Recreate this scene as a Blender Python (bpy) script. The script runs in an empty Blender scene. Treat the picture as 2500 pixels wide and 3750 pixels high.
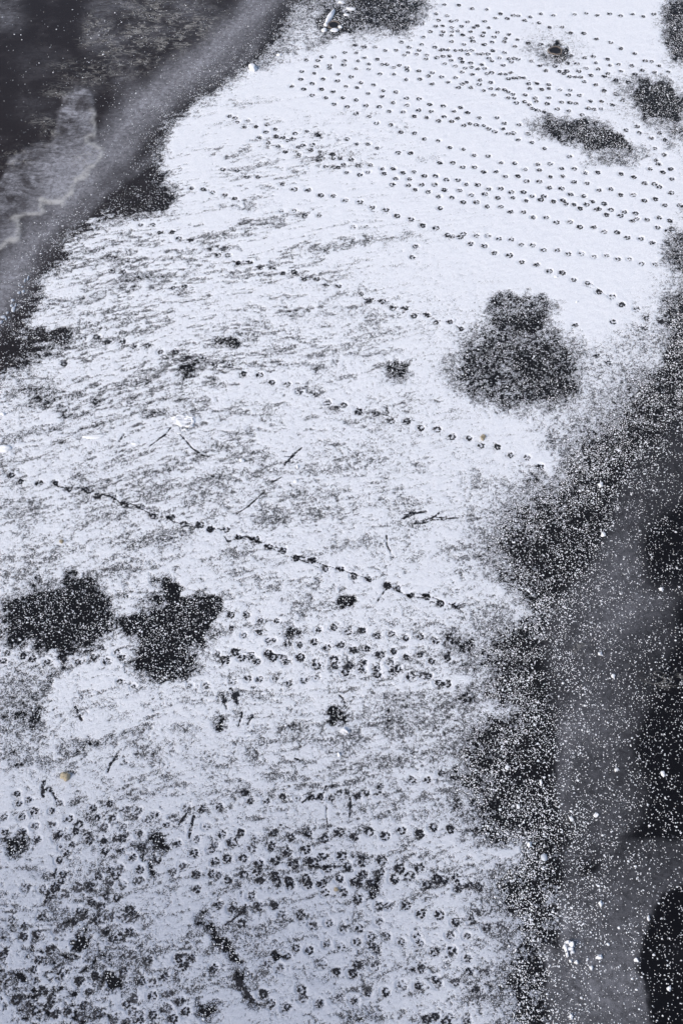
import bpy, math, random
import numpy as np
# ------------------------------------------------------------------ camera
PITCH = math.radians(54.0)        # looking down from a bridge
TV = 0.43                         # tan of half the vertical field of view
TH = TV * 2500 / 3750
H = 8.2
sc = bpy.context.scene
cd = bpy.data.cameras.new("camera")
cam = bpy.data.objects.new("camera", cd)
sc.collection.objects.link(cam)
cam.location = (0, 0, H)
cam.rotation_euler = (math.pi / 2 - PITCH, 0, 0)
cd.sensor_fit = 'VERTICAL'
cd.sensor_height = 24
cd.lens = 12 / TV
cd.clip_end = 3000
sc.camera = cam
# ------------------------------------------------------------------ light
SUN_EL, SUN_AZ = 38.0, -120.0
w = bpy.data.worlds.new("World")
sc.world = w
w.use_nodes = True
nt = w.node_tree
sky = nt.nodes.new('ShaderNodeTexSky')
sky.sky_type = 'NISHITA'
sky.sun_disc = False
sky.sun_elevation = math.radians(SUN_EL)
sky.sun_rotation = math.radians(SUN_AZ)
sky.air_density = 1.0
sky.dust_density = 3.0
sky.ozone_density = 1.0
bg = nt.nodes['Background']
bg.inputs['Strength'].default_value = 0.12
nt.links.new(sky.outputs[0], bg.inputs[0])
sl = bpy.data.lights.new("sun", 'SUN')
sl.energy = 1.4
sl.angle = math.radians(14)
sl.color = (1.0, 0.95, 0.88)
so = bpy.data.objects.new("sun", sl)
sc.collection.objects.link(so)
# direction towards the sun: azimuth measured from +Y, clockwise seen from above
so.rotation_euler = (math.radians(90 - SUN_EL), 0, math.radians(180 - SUN_AZ))
sc.view_settings.view_transform = 'Standard'
sc.view_settings.look = 'None'
sc.view_settings.exposure = 0.50
sc.view_settings.gamma = 1.0

rng = np.random.default_rng(7)
random.seed(7)
SP, CP = math.sin(PITCH), math.cos(PITCH)
K = 900 / 1568.0
REG = dict(A=(0, 0), B=(800, 0), C=(1600, 0), D=(0, 650), E=(800, 650), F=(1600, 650),
           G=(0, 1300), H=(800, 1300), I=(1600, 1300), J=(0, 1950), K=(800, 1950), L=(1600, 1950),
           M=(0, 2600), N=(800, 2600), O=(1600, 2600), P=(0, 3150), Q=(800, 3150), R=(1600, 3150))


def px(r, x, y):
    o = REG[r]
    return (o[0] + x * K, o[1] + y * K)


def ground(u, v):
    """survey sheet coordinates -> place on the ice (metres)"""
    a = (np.asarray(u, float) - 1250) / 1250 * TH
    t = (np.asarray(v, float) - 1875) / 1875 * TV
    z = H / (SP + t * CP)
    return a * z, (CP - t * SP) * z


def sheet(x, y):
    y = np.maximum(y, 0.8)
    z = y * CP + H * SP
    t = (H * CP - y * SP) / z
    return 1250 + x / z / TH * 1250, 1875 + t / TV * 1875


# ------------------------------------------------------------------ noise
LAT = [rng.random((256, 256)).astype(np.float32) for _ in range(8)]


def vn(x, y, k=0):
    x = np.asarray(x, np.float32); y = np.asarray(y, np.float32)
    xi = np.floor(x).astype(np.int32); yi = np.floor(y).astype(np.int32)
    fx = x - xi; fy = y - yi
    fx = fx * fx * (3 - 2 * fx); fy = fy * fy * (3 - 2 * fy)
    L = LAT[k % 8]
    a = xi & 255; b = (xi + 1) & 255; c = yi & 255; d = (yi + 1) & 255
    return (L[c, a] * (1 - fx) + L[c, b] * fx) * (1 - fy) + (L[d, a] * (1 - fx) + L[d, b] * fx) * fy


def rot(x, y, deg):
    c, s = math.cos(math.radians(deg)), math.sin(math.radians(deg))
    return x * c + y * s, -x * s + y * c


def fbm(x, y, cell, k=0, n=3):
    r = 0; a = 1; t = 0
    for i in range(n):
        rx, ry = rot(x, y, 31 * i + 13 * k)
        r = r + a * vn(rx / cell + 17.3 * i, ry / cell - 9.1 * i, k + i); t += a
        a *= .55; cell *= .5
    return r / t


def unif(n):
    """rank-normalise a noise field to an even spread over 0..1"""
    f = n.ravel()
    s = np.sort(f[:: max(1, f.size // 20000)])
    return (np.searchsorted(s, f) / s.size).reshape(n.shape).astype(np.float32)


def sstep(a, b, x):
    t = np.clip((x - a) / (b - a), 0, 1)
    return t * t * (3 - 2 * t)


# ------------------------------------------------------------------ coverage sheets
U0, U1, V0, V1, ST = -900, 3400, -520, 4500, 8
gu, gv = np.meshgrid(np.arange(U0, U1, ST, dtype=np.float32), np.arange(V0, V1, ST, dtype=np.float32))
wu = gu + (fbm(gu, gv, 90, 1) - .5) * 40 + (fbm(gu, gv, 30, 2) - .5) * 30
wv = gv + (fbm(gu, gv, 90, 3) - .5) * 34 + (fbm(gu, gv, 30, 4) - .5) * 26

bu = gu + (fbm(gu, gv, 75, 1) - .5) * 70 + (fbm(gu, gv, 26, 2, 2) - .5) * 60
bv = gv + (fbm(gu, gv, 75, 3) - .5) * 60 + (fbm(gu, gv, 26, 4, 2) - .5) * 50


def samp(F, u, v):
    x = np.clip((u - U0) / ST, 0, F.shape[1] - 1.001); y = np.clip((v - V0) / ST, 0, F.shape[0] - 1.001)
    xi = x.astype(np.int32); yi = y.astype(np.int32); fx = x - xi; fy = y - yi
    return ((F[yi, xi] * (1 - fx) + F[yi, xi + 1] * fx) * (1 - fy)
            + (F[yi + 1, xi] * (1 - fx) + F[yi + 1, xi + 1] * fx) * fy).astype(np.float32)


def inside(pts, U, V):
    r = np.zeros(U.shape, bool)
    n = len(pts)
    for i in range(n):
        x0, y0 = pts[i]; x1, y1 = pts[(i + 1) % n]
        if y0 == y1:
            continue
        c = (y0 > V) != (y1 > V)
        r ^= c & (U < (x1 - x0) * (V - y0) / (y1 - y0) + x0)
    return r


def pdist(pts, U, V, closed=False, w=None):
    best = np.full(U.shape, 1e9, np.float32); bw = np.zeros(U.shape, np.float32)
    n = len(pts)
    for i in range(n if closed else n - 1):
        x0, y0 = pts[i][:2]; x1, y1 = pts[(i + 1) % n][:2]
        dx, dy = x1 - x0, y1 - y0
        t = np.clip(((U - x0) * dx + (V - y0) * dy) / (dx * dx + dy * dy + 1e-6), 0, 1)
        d = np.hypot(U - x0 - t * dx, V - y0 - t * dy)
        m = d < best
        best = np.where(m, d, best)
        if w is not None:
            bw = np.where(m, w[i] * (1 - t) + w[(i + 1) % n] * t, bw)
    return (best, bw) if w is not None else best


def blob(F, x, y, rx, ry, ang, s, U=None, V=None, soft=0.55):
    U = bu if U is None else U; V = bv if V is None else V
    a = math.radians(ang)
    dx = U - x; dy = V - y
    p = (dx * math.cos(a) - dy * math.sin(a)) / rx
    q = (dx * math.sin(a) + dy * math.cos(a)) / ry
    F += s * sstep(1 + soft, 1 - soft, np.sqrt(p * p + q * q))


# --- edges of the snow field: (u, v, width of the ragged change)
LEFT = [(1290, -520, 40), (1180, -150, 60), (1120, 0, 80), (1075, 110, 75), (985, 205, 60), (905, 255, 45),
        (800, 330, 45), (690, 405, 40), (620, 460, 30), (600, 520, 26), (588, 600, 30), (600, 670, 34), (640, 720, 40), (600, 762, 40),
        (480, 790, 36), (345, 828, 34), (290, 862, 30), (225, 905, 26), (250, 945, 30), (205, 985, 26), (150, 1018, 30),
        (135, 1060, 40), (143, 1100, 45), (115, 1160, 45), (85, 1225, 50), (150, 1270, 50), (120, 1330, 50),
        (0, 1392, 45), (-300, 1560, 60), (-900, 1800, 60)]
RIGHT = [(2620, -520, 80), (2600, 300, 120), (2640, 700, 120), (2560, 860, 120), (2500, 1060, 150), (2440, 1200, 120), (2360, 1290, 150), (2230, 1440, 170),
         (2110, 1560, 170), (2060, 1640, 120), (2055, 1700, 60), (2010, 1765, 70), (1930, 1800, 110), (1860, 1850, 120), (1800, 1930, 130),
         (1765, 2010, 120), (1810, 2090, 110), (1850, 2150, 110), (1900, 2225, 110), (1800, 2290, 140), (1730, 2360, 130), (1760, 2440, 130),
         (1780, 2490, 110), (1720, 2545, 90), (1840, 2585, 80), (1740, 2635, 110), (1675, 2740, 110), (1665, 2830, 100), (1700, 2930, 100),
         (1730, 3020, 90), (1780, 3085, 50), (1900, 3100, 22), (1912, 3150, 30), (1850, 3180, 80), (1800, 3240, 110), (1815, 3330, 120),
         (1890, 3420, 130), (1850, 3520, 120), (1830, 3620, 120), (1850, 3740, 110), (1800, 4500, 110)]
poly = [p[:2] for p in LEFT][::-1] + [p[:2] for p in RIGHT] + [(-900, 4500)]
ins = inside(poly, wu, wv)
dl, wl = pdist(LEFT, wu, wv, w=[p[2] * 1.45 for p in LEFT])
dr, wr = pdist(RIGHT, bu, bv, w=[p[2] * (1.6 if p[2] > 60 else 1) for p in RIGHT])
sgn = np.where(ins, 1, -1)
useL = dl < dr
d = np.where(useL, dl, dr) * sgn
wd = np.where(useL, wl, wr)
base = 1.12 - 0.13 * sstep(500, 1300, gv) * sstep(2150, 1500, gu) - 0.02 * sstep(2500, 3300, gv)
base = base - 0.03 * sstep(1500, 800, gu) * sstep(350, 700, gv) * sstep(2300, 1700, gv)
C = base * sstep(-1.0, 0.95, d / wd) ** 1.0
C = np.maximum(C, np.where(useL, .34 * sstep(-130, 0, d) ** 1.5, .36 * sstep(-320, 30, d) ** 1.3) * (d < 40))

BL = '''B 1010 50 330 130 0 .8;B 1180 190 90 60 0 .45;B 740 160 120 60 0 .65;B 620 130 90 180 0 .42;B 900 230 200 60 0 .35;B 640 270 110 40 20 .35
B 430 360 200 40 25 .25;B 200 640 200 30 12 .25;C 750 320 210 130 0 .3;C 690 385 70 40 0 .35;C 750 325 55 36 0 1.1;C 650 340 60 40 0 .35
C 1590 190 175 225 0 .85;C 1400 640 160 100 -25 .85;C 1330 640 280 170 -20 .36;C 1480 780 180 110 0 .42;C 1530 880 90 60 0 .4;C 1200 560 160 60 -20 .25
C 900 840 250 95 -8 .75;C 1050 870 150 60 -25 .6;C 1130 960 190 90 -15 .6;C 1060 1030 120 45 0 .35;C 720 830 130 90 0 .25;C 1350 1010 90 60 0 .25
F 540 850 235 115 0 .64 .3;I 520 80 430 285 0 .66 .3;I 560 70 80 50 0 .7 .5;I 730 100 150 190 0 .12;F 1530 480 130 110 0 .5;F 1570 900 110 150 0 .45;I 1540 60 110 140 0 .25
H 1135 115 90 70 0 .62;I 700 550 50 40 0 .4;I 620 790 60 40 20 .3;K 500 645 70 55 0 .8;K 815 435 55 45 0 .85;K 1070 345 42 24 0 .8;K 620 330 28 22 0 .6;K 605 430 36 50 20 .6;K 560 500 40 26 45 .6;K 450 480 18 40 0 .45
J 400 530 310 215 0 .95;J 460 280 80 45 0 .6;J 570 330 90 40 0 .5;J 70 520 95 150 0 .45;J 90 700 80 55 0 .4;J 350 750 190 40 0 .5;J 680 500 66 110 0 .4
J 1080 640 215 200 0 .95;J 850 570 80 55 0 .8;J 1290 490 130 95 10 .8;J 1080 335 85 50 0 .7;J 1140 400 55 45 0 .7;J 1005 430 34 26 0 .6;J 1000 840 150 90 0 .8;J 1160 850 150 55 0 .6;J 970 960 100 60 0 .35
J 150 940 180 100 20 .4;J 120 1050 200 120 10 .26;J 80 1180 200 120 0 .12;J 400 880 130 22 35 .3;J 800 250 200 70 10 .22;J 1080 80 130 60 0 .25
M 80 150 180 190 0 .36;M 200 60 110 80 0 .3;M 60 300 160 55 0 .4;M 280 360 160 34 -5 .5;M 420 250 150 45 0 .42;M 680 200 190 42 5 .45;M 890 120 80 50 25 .55;M 960 290 130 45 -25 .4;M 830 375 100 28 -15 .32
M 1400 95 60 46 0 .7;M 1190 140 80 36 0 .4;M 1250 290 140 50 0 .25;M 1350 370 70 50 0 .42;M 1090 460 100 36 20 .42;M 900 530 150 26 10 .3;M 120 880 66 80 -40 .75;M 985 800 60 50 0 .6;M 960 850 90 45 30 .5;M 1020 890 50 36 0 .65;M 955 970 24 66 0 .7;M 590 210 40 40 0 .4
N 745 70 75 60 0 .62;N 850 50 55 55 0 .42;N 215 130 45 45 0 .4;N 190 260 110 45 20 .36;N 700 240 170 36 -15 .35;N 870 180 45 55 0 .34;N 1190 260 170 110 0 .22;N 1150 60 250 60 0 .18;N 1150 500 170 60 0 .24;N 1400 620 130 110 0 .3;N 160 530 55 36 0 .6;N 20 90 36 60 0 .6;N 880 650 180 70 0 .14;N 500 120 150 36 0 .25
P 1300 950 70 66 0 .62;P 720 770 45 70 0 .85;P 520 510 34 80 0 .75;P 700 600 70 50 0 .5;P 590 600 40 60 0 .45;P 230 95 55 36 0 .55;P 380 330 60 50 0 .45;P 150 780 60 50 0 .5;P 480 840 66 26 30 .7;P 160 900 60 60 0 .45;P 50 480 40 60 0 .5;P 200 580 40 30 0 .6;P 350 620 60 30 0 .5;P 520 1000 50 50 0 .55;P 430 620 40 40 0 .4;P 120 760 50 40 0 .5;P 20 760 60 80 0 .4;P 620 1000 60 50 0 .4;P 830 800 70 30 0 .4
Q 900 1000 120 56 0 .45;Q 990 130 50 66 0 .6;Q 1040 180 46 36 0 .55;Q 995 235 26 32 0 .8;Q 640 780 150 40 -15 .22;Q 1000 970 50 60 0 .35;Q 540 50 60 60 0 .15;Q 400 610 46 18 0 .7;Q 1240 720 26 50 -25 .6
E 260 300 180 36 5 .32;E 220 160 120 20 8 .4;E 360 160 80 15 10 .4;E 640 470 150 40 5 .4;E 1100 390 200 32 8 .42;E 860 430 120 24 8 .3;E 60 455 90 18 -5 .5;E 700 790 70 26 25 .4;E 550 865 190 26 5 .38;E 230 920 90 20 10 .42;E 860 860 110 40 0 .3;E 40 1030 80 40 -10 .6;E 650 1190 120 26 0 .42;E 950 1100 160 26 5 .34;E 1130 1205 80 24 0 .55;E 820 735 60 14 0 .5;E 740 640 220 30 5 .2
D 950 170 190 46 5 .6;D 1050 120 110 26 8 .5;D 1050 250 150 18 12 .4;D 650 440 200 36 8 .32;D 560 520 150 18 5 .55;D 900 510 330 16 7 .45;D 1270 460 200 18 8 .45;D 870 640 190 36 8 .5;D 1150 610 130 26 12 .42;D 480 770 240 34 10 .38;D 300 1010 160 60 0 .75;D 420 985 66 28 0 .5;D 1430 1030 90 36 0 .55;D 1380 1080 70 26 0 .4;D 300 1140 90 28 0 .6;D 580 1100 80 22 0 .28;D 1550 180 80 18 10 .4;D 700 710 220 30 10 .25;D 760 400 150 30 8 .25;D 1000 680 60 30 0 .4
G 250 250 190 90 0 .3;G 385 370 50 56 0 .45;G 300 470 150 34 15 .45;G 500 370 150 18 20 .4;G 680 320 150 18 15 .4;G 850 200 150 14 18 .38;G 960 170 50 18 0 .34;G 1150 110 130 34 20 .42;G 1250 60 90 34 20 .5;G 950 350 90 22 -15 .45;G 1080 380 44 24 0 .6;G 1050 740 70 56 0 .34;G 100 550 100 28 20 .4;G 640 490 60 13 5 .4;G 1300 290 80 18 10 .38;G 200 950 80 100 0 .2;G 1080 1160 130 36 0 .28;G 200 1130 30 46 0 .4;G 1290 880 46 26 0 .35;G 690 590 16 44 0 .6;G 600 780 140 60 0 .14;G 30 640 36 36 0 .4;G 490 480 40 30 0 .4
H 740 900 55 46 0 .3;H 370 1070 95 34 8 .42;H 215 490 40 30 0 .5;H 270 675 36 18 -25 .5;H 650 60 120 20 0 .35;H 570 205 32 12 0 .5;H 1110 740 36 26 0 .3;H 950 1190 46 24 0 .32;H 30 770 60 20 0 .4;H 130 800 60 14 20 .4;H 110 480 30 14 30 .4
B 130 1010 200 44 5 .35;B 420 960 130 30 8 .25;B 740 872 110 12 5 .6;B 625 862 36 14 -20 .65;B 870 730 150 16 0 .3;B 1330 1000 80 13 10 .42;B 450 1090 120 12 10 .4;B 650 1020 200 30 5 .22;B 950 1020 160 20 5 .22;B 1200 800 110 16 8 .22;B 300 740 260 26 8 .16;B 560 780 120 20 0 .2
K 870 90 150 30 5 .22;K 830 620 120 30 0 .12;K 1180 600 110 26 0 .2;K 120 880 120 30 0 .26;K 700 870 90 24 0 .28;K 1200 1080 190 70 0 .3;K 740 1190 90 44 0 .5;K 1530 1040 90 50 0 .4;K 1530 700 80 90 0 .4;K 160 1000 30 30 0 .2;K 130 160 90 60 0 .12'''
for row in BL.replace('\n', ';').split(';'):
    f = row.split()
    x, y = px(f[0], float(f[1]), float(f[2]))
    blob(C, x, y, float(f[3]) * K, float(f[4]) * K, float(f[5]), -float(f[6]) * (1.12 if float(f[6]) > .6 else (.68 if f[0] in 'BDEGMP' else .82)), soft=float(f[7]) if len(f) > 7 else .5)
# brighter snow spurs
for r, x, y, rx, ry, a, s in [('L', 450, 430, 170, 50, -40, .35), ('O', 330, 20, 150, 26, 12, .35), ('R', 720, 230, 60, 70, 0, .35), ('R', 640, 850, 70, 90, 0, .12),
                              ('R', 740, 400, 40, 50, 0, .3), ('O', 470, 900, 80, 30, 0, .3), ('M', 560, 110, 140, 40, 0, .1), ('L', 150, 930, 200, 24, 5, .22),
                              ('D', 900, 130, 90, 14, 10, .4), ('D', 900, 150, 40, 14, 0, .4), ('D', 700, 250, 130, 10, 8, .4), ('D', 520, 360, 90, 9, 15, .4), ('D', 200, 990, 70, 8, 12, .5), ('G', 250, 430, 90, 12, 0, .45),
                              ('B', 850, 60, 60, 12, 5, .4), ('B', 640, 60, 70, 30, 0, .2), ('J', 365, 430, 18, 14, 0, .8), ('J', 520, 655, 20, 14, 0, .7), ('F', 1350, 1150, 130, 60, 0, .15), ('I', 1420, 60, 60, 60, 0, .25)]:
    cx, cy = px(r, x, y)
    blob(C, cx, cy, rx * K, ry * K, a, s)


def stroke(F, pts, wdt, s):
    P = [px(*p) for p in pts]
    dd = pdist(P, wu, wv)
    F += s * sstep(wdt * K * 1.3, wdt * K * .5, dd)


stroke(C, [('P', 1260, 370), ('P', 1350, 480), ('P', 1430, 540), ('P', 1500, 640), ('Q', 140, 700), ('Q', 140, 790), ('Q', 190, 850), ('Q', 225, 930)], 30, -.52)
stroke(C, [('P', 1300, 350), ('P', 1370, 450), ('P', 1470, 560), ('Q', 150, 640), ('Q', 215, 740)], 18, -.4)
stroke(C, [('Q', 100, 130), ('Q', 120, 210), ('Q', 110, 290)], 12, -.3)
stroke(C, [('J', 440, 860), ('J', 340, 950), ('J', 250, 1060), ('J', 230, 1200)], 26, -.25)
# amplitude of wind streaks, footprint clutter, and bridge shade and vignette painted as greyer snow
AST = .42 * sstep(1750, 900, gu) * sstep(2000, 1400, gv) * sstep(250, 600, gv) + .16 + .20 * sstep(1500, 2200, gv)
AST = AST * sstep(2300, 1500, gu + .4 * gv * 0)
CLUT = sstep(520, 330, gu + (gv - 3500) * -.25) * sstep(3300, 3450, gv)
SHADE = .78 * sstep(2300, 3500, gv) * (1 - .45 * sstep(1100, 1700, gu)) + .18 * sstep(900, 2300, gv)  # painted shade: snow tone darkens towards the near edge

# density of loose grains per square metre (small, big)
far = sstep(-60, -900, d)
RD = (~useL) & ~ins
LDm = useL & ~ins
out = sstep(30, -30, d)
DS = np.where(useL, 200 + 1500 * sstep(-150, -10, d), 1500 + 5200 * sstep(-450, 0, d)) * out
DBg = np.where(useL, 16 + 40 * sstep(-120, -10, d), 110 + 520 * sstep(-420, -20, d)) * out
inn = np.clip(1 - C, 0, 1) * (1 - out)
DS = DS + inn * 3600
DBg = DBg + inn * 260
DS = DS + 900 * sstep(200, 0, np.abs(gu - 2380 + (gv - 2600) * -.0)) * sstep(2500, 2700, gv) * sstep(3250, 3000, gv)
tl = sstep(700, 300, gu + gv * .8)
DS *= 1 - .75 * tl
SPK = {'C': C, 'AST': AST, 'CLUT': CLUT, 'THIN': SHADE}

# --- ice: cloudy veils (frost) and warm tint
FR = np.zeros_like(C)


def pol(r, pts):
    return [px(r, x, y) for x, y in pts]


def softpoly(pts, wdt, U=None, V=None):
    U = gu if U is None else U; V = gv if V is None else V
    i = inside(pts, U, V); dd = pdist(pts, U, V, closed=True)
    return sstep(-wdt, wdt, np.where(i, dd, -dd))


wu2 = gu + (fbm(gu, gv, 60, 5) - .5) * 34; wv2 = gv + (fbm(gu, gv, 60, 6) - .5) * 34
band = [(-700, 1950), (-150, 1270), (0, 1070), (90, 905), (205, 770), (330, 645), (420, 540), (510, 410), (640, 300), (790, 200), (905, 90), (960, 0), (1080, -200), (1180, -520)]
bd = pdist(band, wu2, wv2)
bx, by = rot(gu + 40 * np.sin(gv / 170), gv, -47)
FR += 1.15 * sstep(118, 8, bd) * (.30 + .85 * fbm(bx * .22, by, 44, 2, 4))
b2 = [(260, 830), (380, 720), (590, 540), (670, 450), (850, 290), (930, 180)]
FR += .30 * sstep(26, 4, pdist(b2, wu2, wv2))
shelf = pol('A', [(-900, 1900), (-900, 1500), (0, 1165), (65, 1090), (62, 990), (200, 945), (330, 885), (375, 760), (385, 640), (480, 560), (600, 610), (600, 700), (585, 790), (600, 870), (570, 925), (632, 980), (622, 1040), (560, 1070), (540, 1120), (490, 1165)]) + \
    pol('D', [(460, 70), (440, 100), (375, 145), (265, 172), (292, 208), (200, 240), (110, 242), (88, 262), (126, 330), (120, 390), (0, 440), (-900, 800)])
wu4 = wu2 + (fbm(gu, gv, 40, 3) - .5) * 44; wv4 = wv2 + (fbm(gu, gv, 40, 7) - .5) * 44
sh = softpoly(shelf, 8, wu4, wv4)
FR += 1.0 * sh * (.25 + 1.0 * fbm(gu, gv, 90, 4, 4)) * sstep(230, 400, gv + gu * .2)
rim = pol('A', [(590, 700), (600, 870), (572, 925), (632, 980), (622, 1040), (560, 1070), (540, 1120), (490, 1165)]) + pol('D', [(460, 70), (440, 100), (375, 145), (265, 172), (292, 208), (200, 240), (110, 242), (88, 262), (126, 330), (120, 390), (0, 440)])
wu4 = wu2 + (fbm(gu, gv, 40, 3) - .5) * 44; wv4 = wv2 + (fbm(gu, gv, 40, 7) - .5) * 44
RIM = sstep(10, 3, pdist(rim, wu4, wv4)) * (.5 + fbm(gu, gv, 30, 1))
for r, x, y, rx, ry, a, s in [('A', 620, 90, 80, 90, 0, .22), ('A', 640, 200, 110, 60, -15, .32), ('A', 600, 290, 60, 80, 0, .24), ('A', 740, 240, 70, 40, 0, .18), ('A', 790, 480, 70, 110, 25, .3),
                              ('A', 20, 60, 100, 120, 35, .4), ('A', 980, 60, 260, 120, 0, .16), ('A', 1250, 90, 160, 90, 0, .25), ('A', 780, 20, 120, 30, 0, .2), ('A', 900, 260, 220, 90, 20, .14),
                              ('A', 500, 600, 130, 50, 20, .2), ('A', 250, 400, 150, 90, 0, .1), ('A', 230, 690, 120, 90, 0, .12), ('A', 1440, 440, 60, 20, 20, .3), ('A', 1340, 470, 60, 24, 20, .25)]:
    cx, cy = px(r, x, y)
    blob(FR, cx, cy, rx * K, ry * K, a, s, wu2, wv2, .9)
veil = pol('I', [(2300, 200), (1700, 260), (1480, 470), (1270, 700), (1130, 920)]) + pol('L', [(1110, -60), (1070, 50), (1000, 190), (890, 330), (790, 480), (690, 640), (665, 900), (700, 1100)]) + \
    pol('O', [(750, 60), (790, 220), (760, 380), (750, 500), (780, 600), (775, 690), (830, 740), (822, 880), (850, 945), (1030, 1000)]) + pol('O', [(1300, 700), (1330, 400), (1230, 200), (1300, 0)]) + \
    pol('L', [(1400, 900), (1568, 700), (1568, 420), (1380, 380), (1330, 250), (1340, 40)]) + pol('I', [(1440, 1000), (1700, 800), (2300, 700)])
wu3 = gu + (fbm(gu, gv, 260, 5) - .5) * 90; wv3 = gv + (fbm(gu, gv, 260, 6) - .5) * 90
ve = softpoly(veil, 24, wu3, wv3)
ve = ve * (.2 + .8 * softpoly(veil, 170, wu3, wv3)) * (1 - .5 * sstep(2230, 2420, wu3))
FR += .44 * ve * (.30 + .8 * fbm(gu, gv, 240, 3, 4))
veil2 = pol('R', [(800, -60), (870, -70), (890, 40), (930, 110), (1010, 90), (1040, 0), (1060, -80), (1250, -140), (1640, -120), (1640, 100), (1420, 230), (1370, 330), (1310, 480), (1285, 700), (1330, 850), (1390, 1100), (1420, 1600),
                 (700, 1600), (710, 1045), (690, 800), (700, 700), (660, 555), (720, 545), (800, 600), (790, 450), (775, 330), (757, 220), (800, 150)])
FR += .46 * (.40 + .70 * sstep(3060, 3400, gv)) * softpoly(veil2, 9, wu2, wv2) * (.55 + .6 * fbm(gu, gv, 200, 5, 4))
FR += .24 * sstep(60, 10, np.abs(gu - 2060 + (gv - 2700) * .02)) * sstep(2600, 2700, gv) * sstep(3010, 2950, gv) * sstep(2034, 2042, wu2)
for r, x, y, rx, ry, a, s in [('L', 1300, 480, 220, 90, 20, .22), ('L', 1200, 200, 130, 180, 20, .16), ('O', 880, 100, 90, 120, 0, .14), ('R', 1140, 850, 170, 260, 0, .16), ('R', 800, 370, 30, 120, 0, .22), ('R', 850, 720, 24, 18, 0, .3), ('R', 860, 560, 34, 50, 0, .3),
                              ('R', 1540, 620, 90, 80, 0, .12), ('L', 1400, 60, 120, 120, 0, -.1)]:
    cx, cy = px(r, x, y)
    blob(FR, cx, cy, rx * K, ry * K, a, s, wu2, wv2, .9)
BLK = softpoly(pol('R', [(1700, 130), (1568, 160), (1420, 235), (1372, 330), (1312, 480), (1290, 700), (1330, 850), (1390, 1100), (1420, 1600), (2600, 1600), (2600, 130)]), 8, wu2, wv2)
FR *= 1 - .85 * BLK
WARM = sstep(1500, 700, gu + gv * .8)
WISP = .12 + .88 * WARM * (1 - .85 * sstep(150, 60, bd))
CRK = np.zeros_like(C)
for r, x, y, rx, ry, a in [('A', 950, 60, 230, 110, 0), ('A', 640, 210, 90, 40, -10), ('A', 760, 240, 120, 30, 0), ('A', 600, 150, 60, 60, 0), ('A', 650, 400, 40, 60, 0), ('A', 480, 470, 130, 60, -15), ('A', 380, 590, 90, 40, -10), ('A', 280, 770, 100, 30, -10), ('A', 340, 850, 50, 40, 0),
                           ('A', 170, 950, 130, 30, 10), ('A', 120, 1040, 90, 30, 0), ('A', 560, 270, 60, 30, 0), ('A', 900, 300, 300, 130, 30), ('A', 1250, 170, 180, 90, 20), ('A', 1000, 200, 200, 130, 0), ('A', 540, 1000, 60, 50, 0), ('L', 1440, 930, 120, 50, 0), ('L', 900, 730, 60, 40, 0)]:
    cx, cy = px(r, x, y)
    blob(CRK, cx, cy, rx * K, ry * K, a, .8, wu2, wv2, .8)
CRK = np.clip(CRK, 0, 1)
GRT = np.where(useL, sstep(-260, -60, d) * .8, .35 + .5 * sstep(-500, -100, d)) * (1 - .7 * BLK)


# ------------------------------------------------------------------ helpers
def tag(o, label=None, cat=None, group=None, kind=None):
    if label: o['label'] = label
    if cat: o['category'] = cat
    if group: o['group'] = group
    if kind: o['kind'] = kind
    return o


def mesh_np(name, co, faces, mat, smooth=True):
    """faces: int array (n, 3 or 4)"""
    me = bpy.data.meshes.new(name)
    n, k = faces.shape
    me.vertices.add(len(co)); me.loops.add(n * k); me.polygons.add(n)
    me.vertices.foreach_set('co', np.ascontiguousarray(co, np.float32).ravel())
    me.loops.foreach_set('vertex_index', np.ascontiguousarray(faces, np.int32).ravel())
    me.polygons.foreach_set('loop_start', np.arange(0, n * k, k, dtype=np.int32))
    me.polygons.foreach_set('use_smooth', np.full(n, smooth))
    me.materials.append(mat)
    me.update(calc_edges=True)
    return me


def link(name, me, parent=None, loc=(0, 0, 0), rz=0, s=1):
    o = bpy.data.objects.new(name, me)
    sc.collection.objects.link(o)
    o.location = loc; o.rotation_euler = (0, 0, rz); o.scale = (s, s, s) if not hasattr(s, '__len__') else s
    if parent: o.parent = parent
    return o


def attr(me, name, arr):
    a = me.attributes.new(name, 'FLOAT', 'POINT')
    a.data.foreach_set('value', np.ascontiguousarray(arr, np.float32).ravel())


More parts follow.
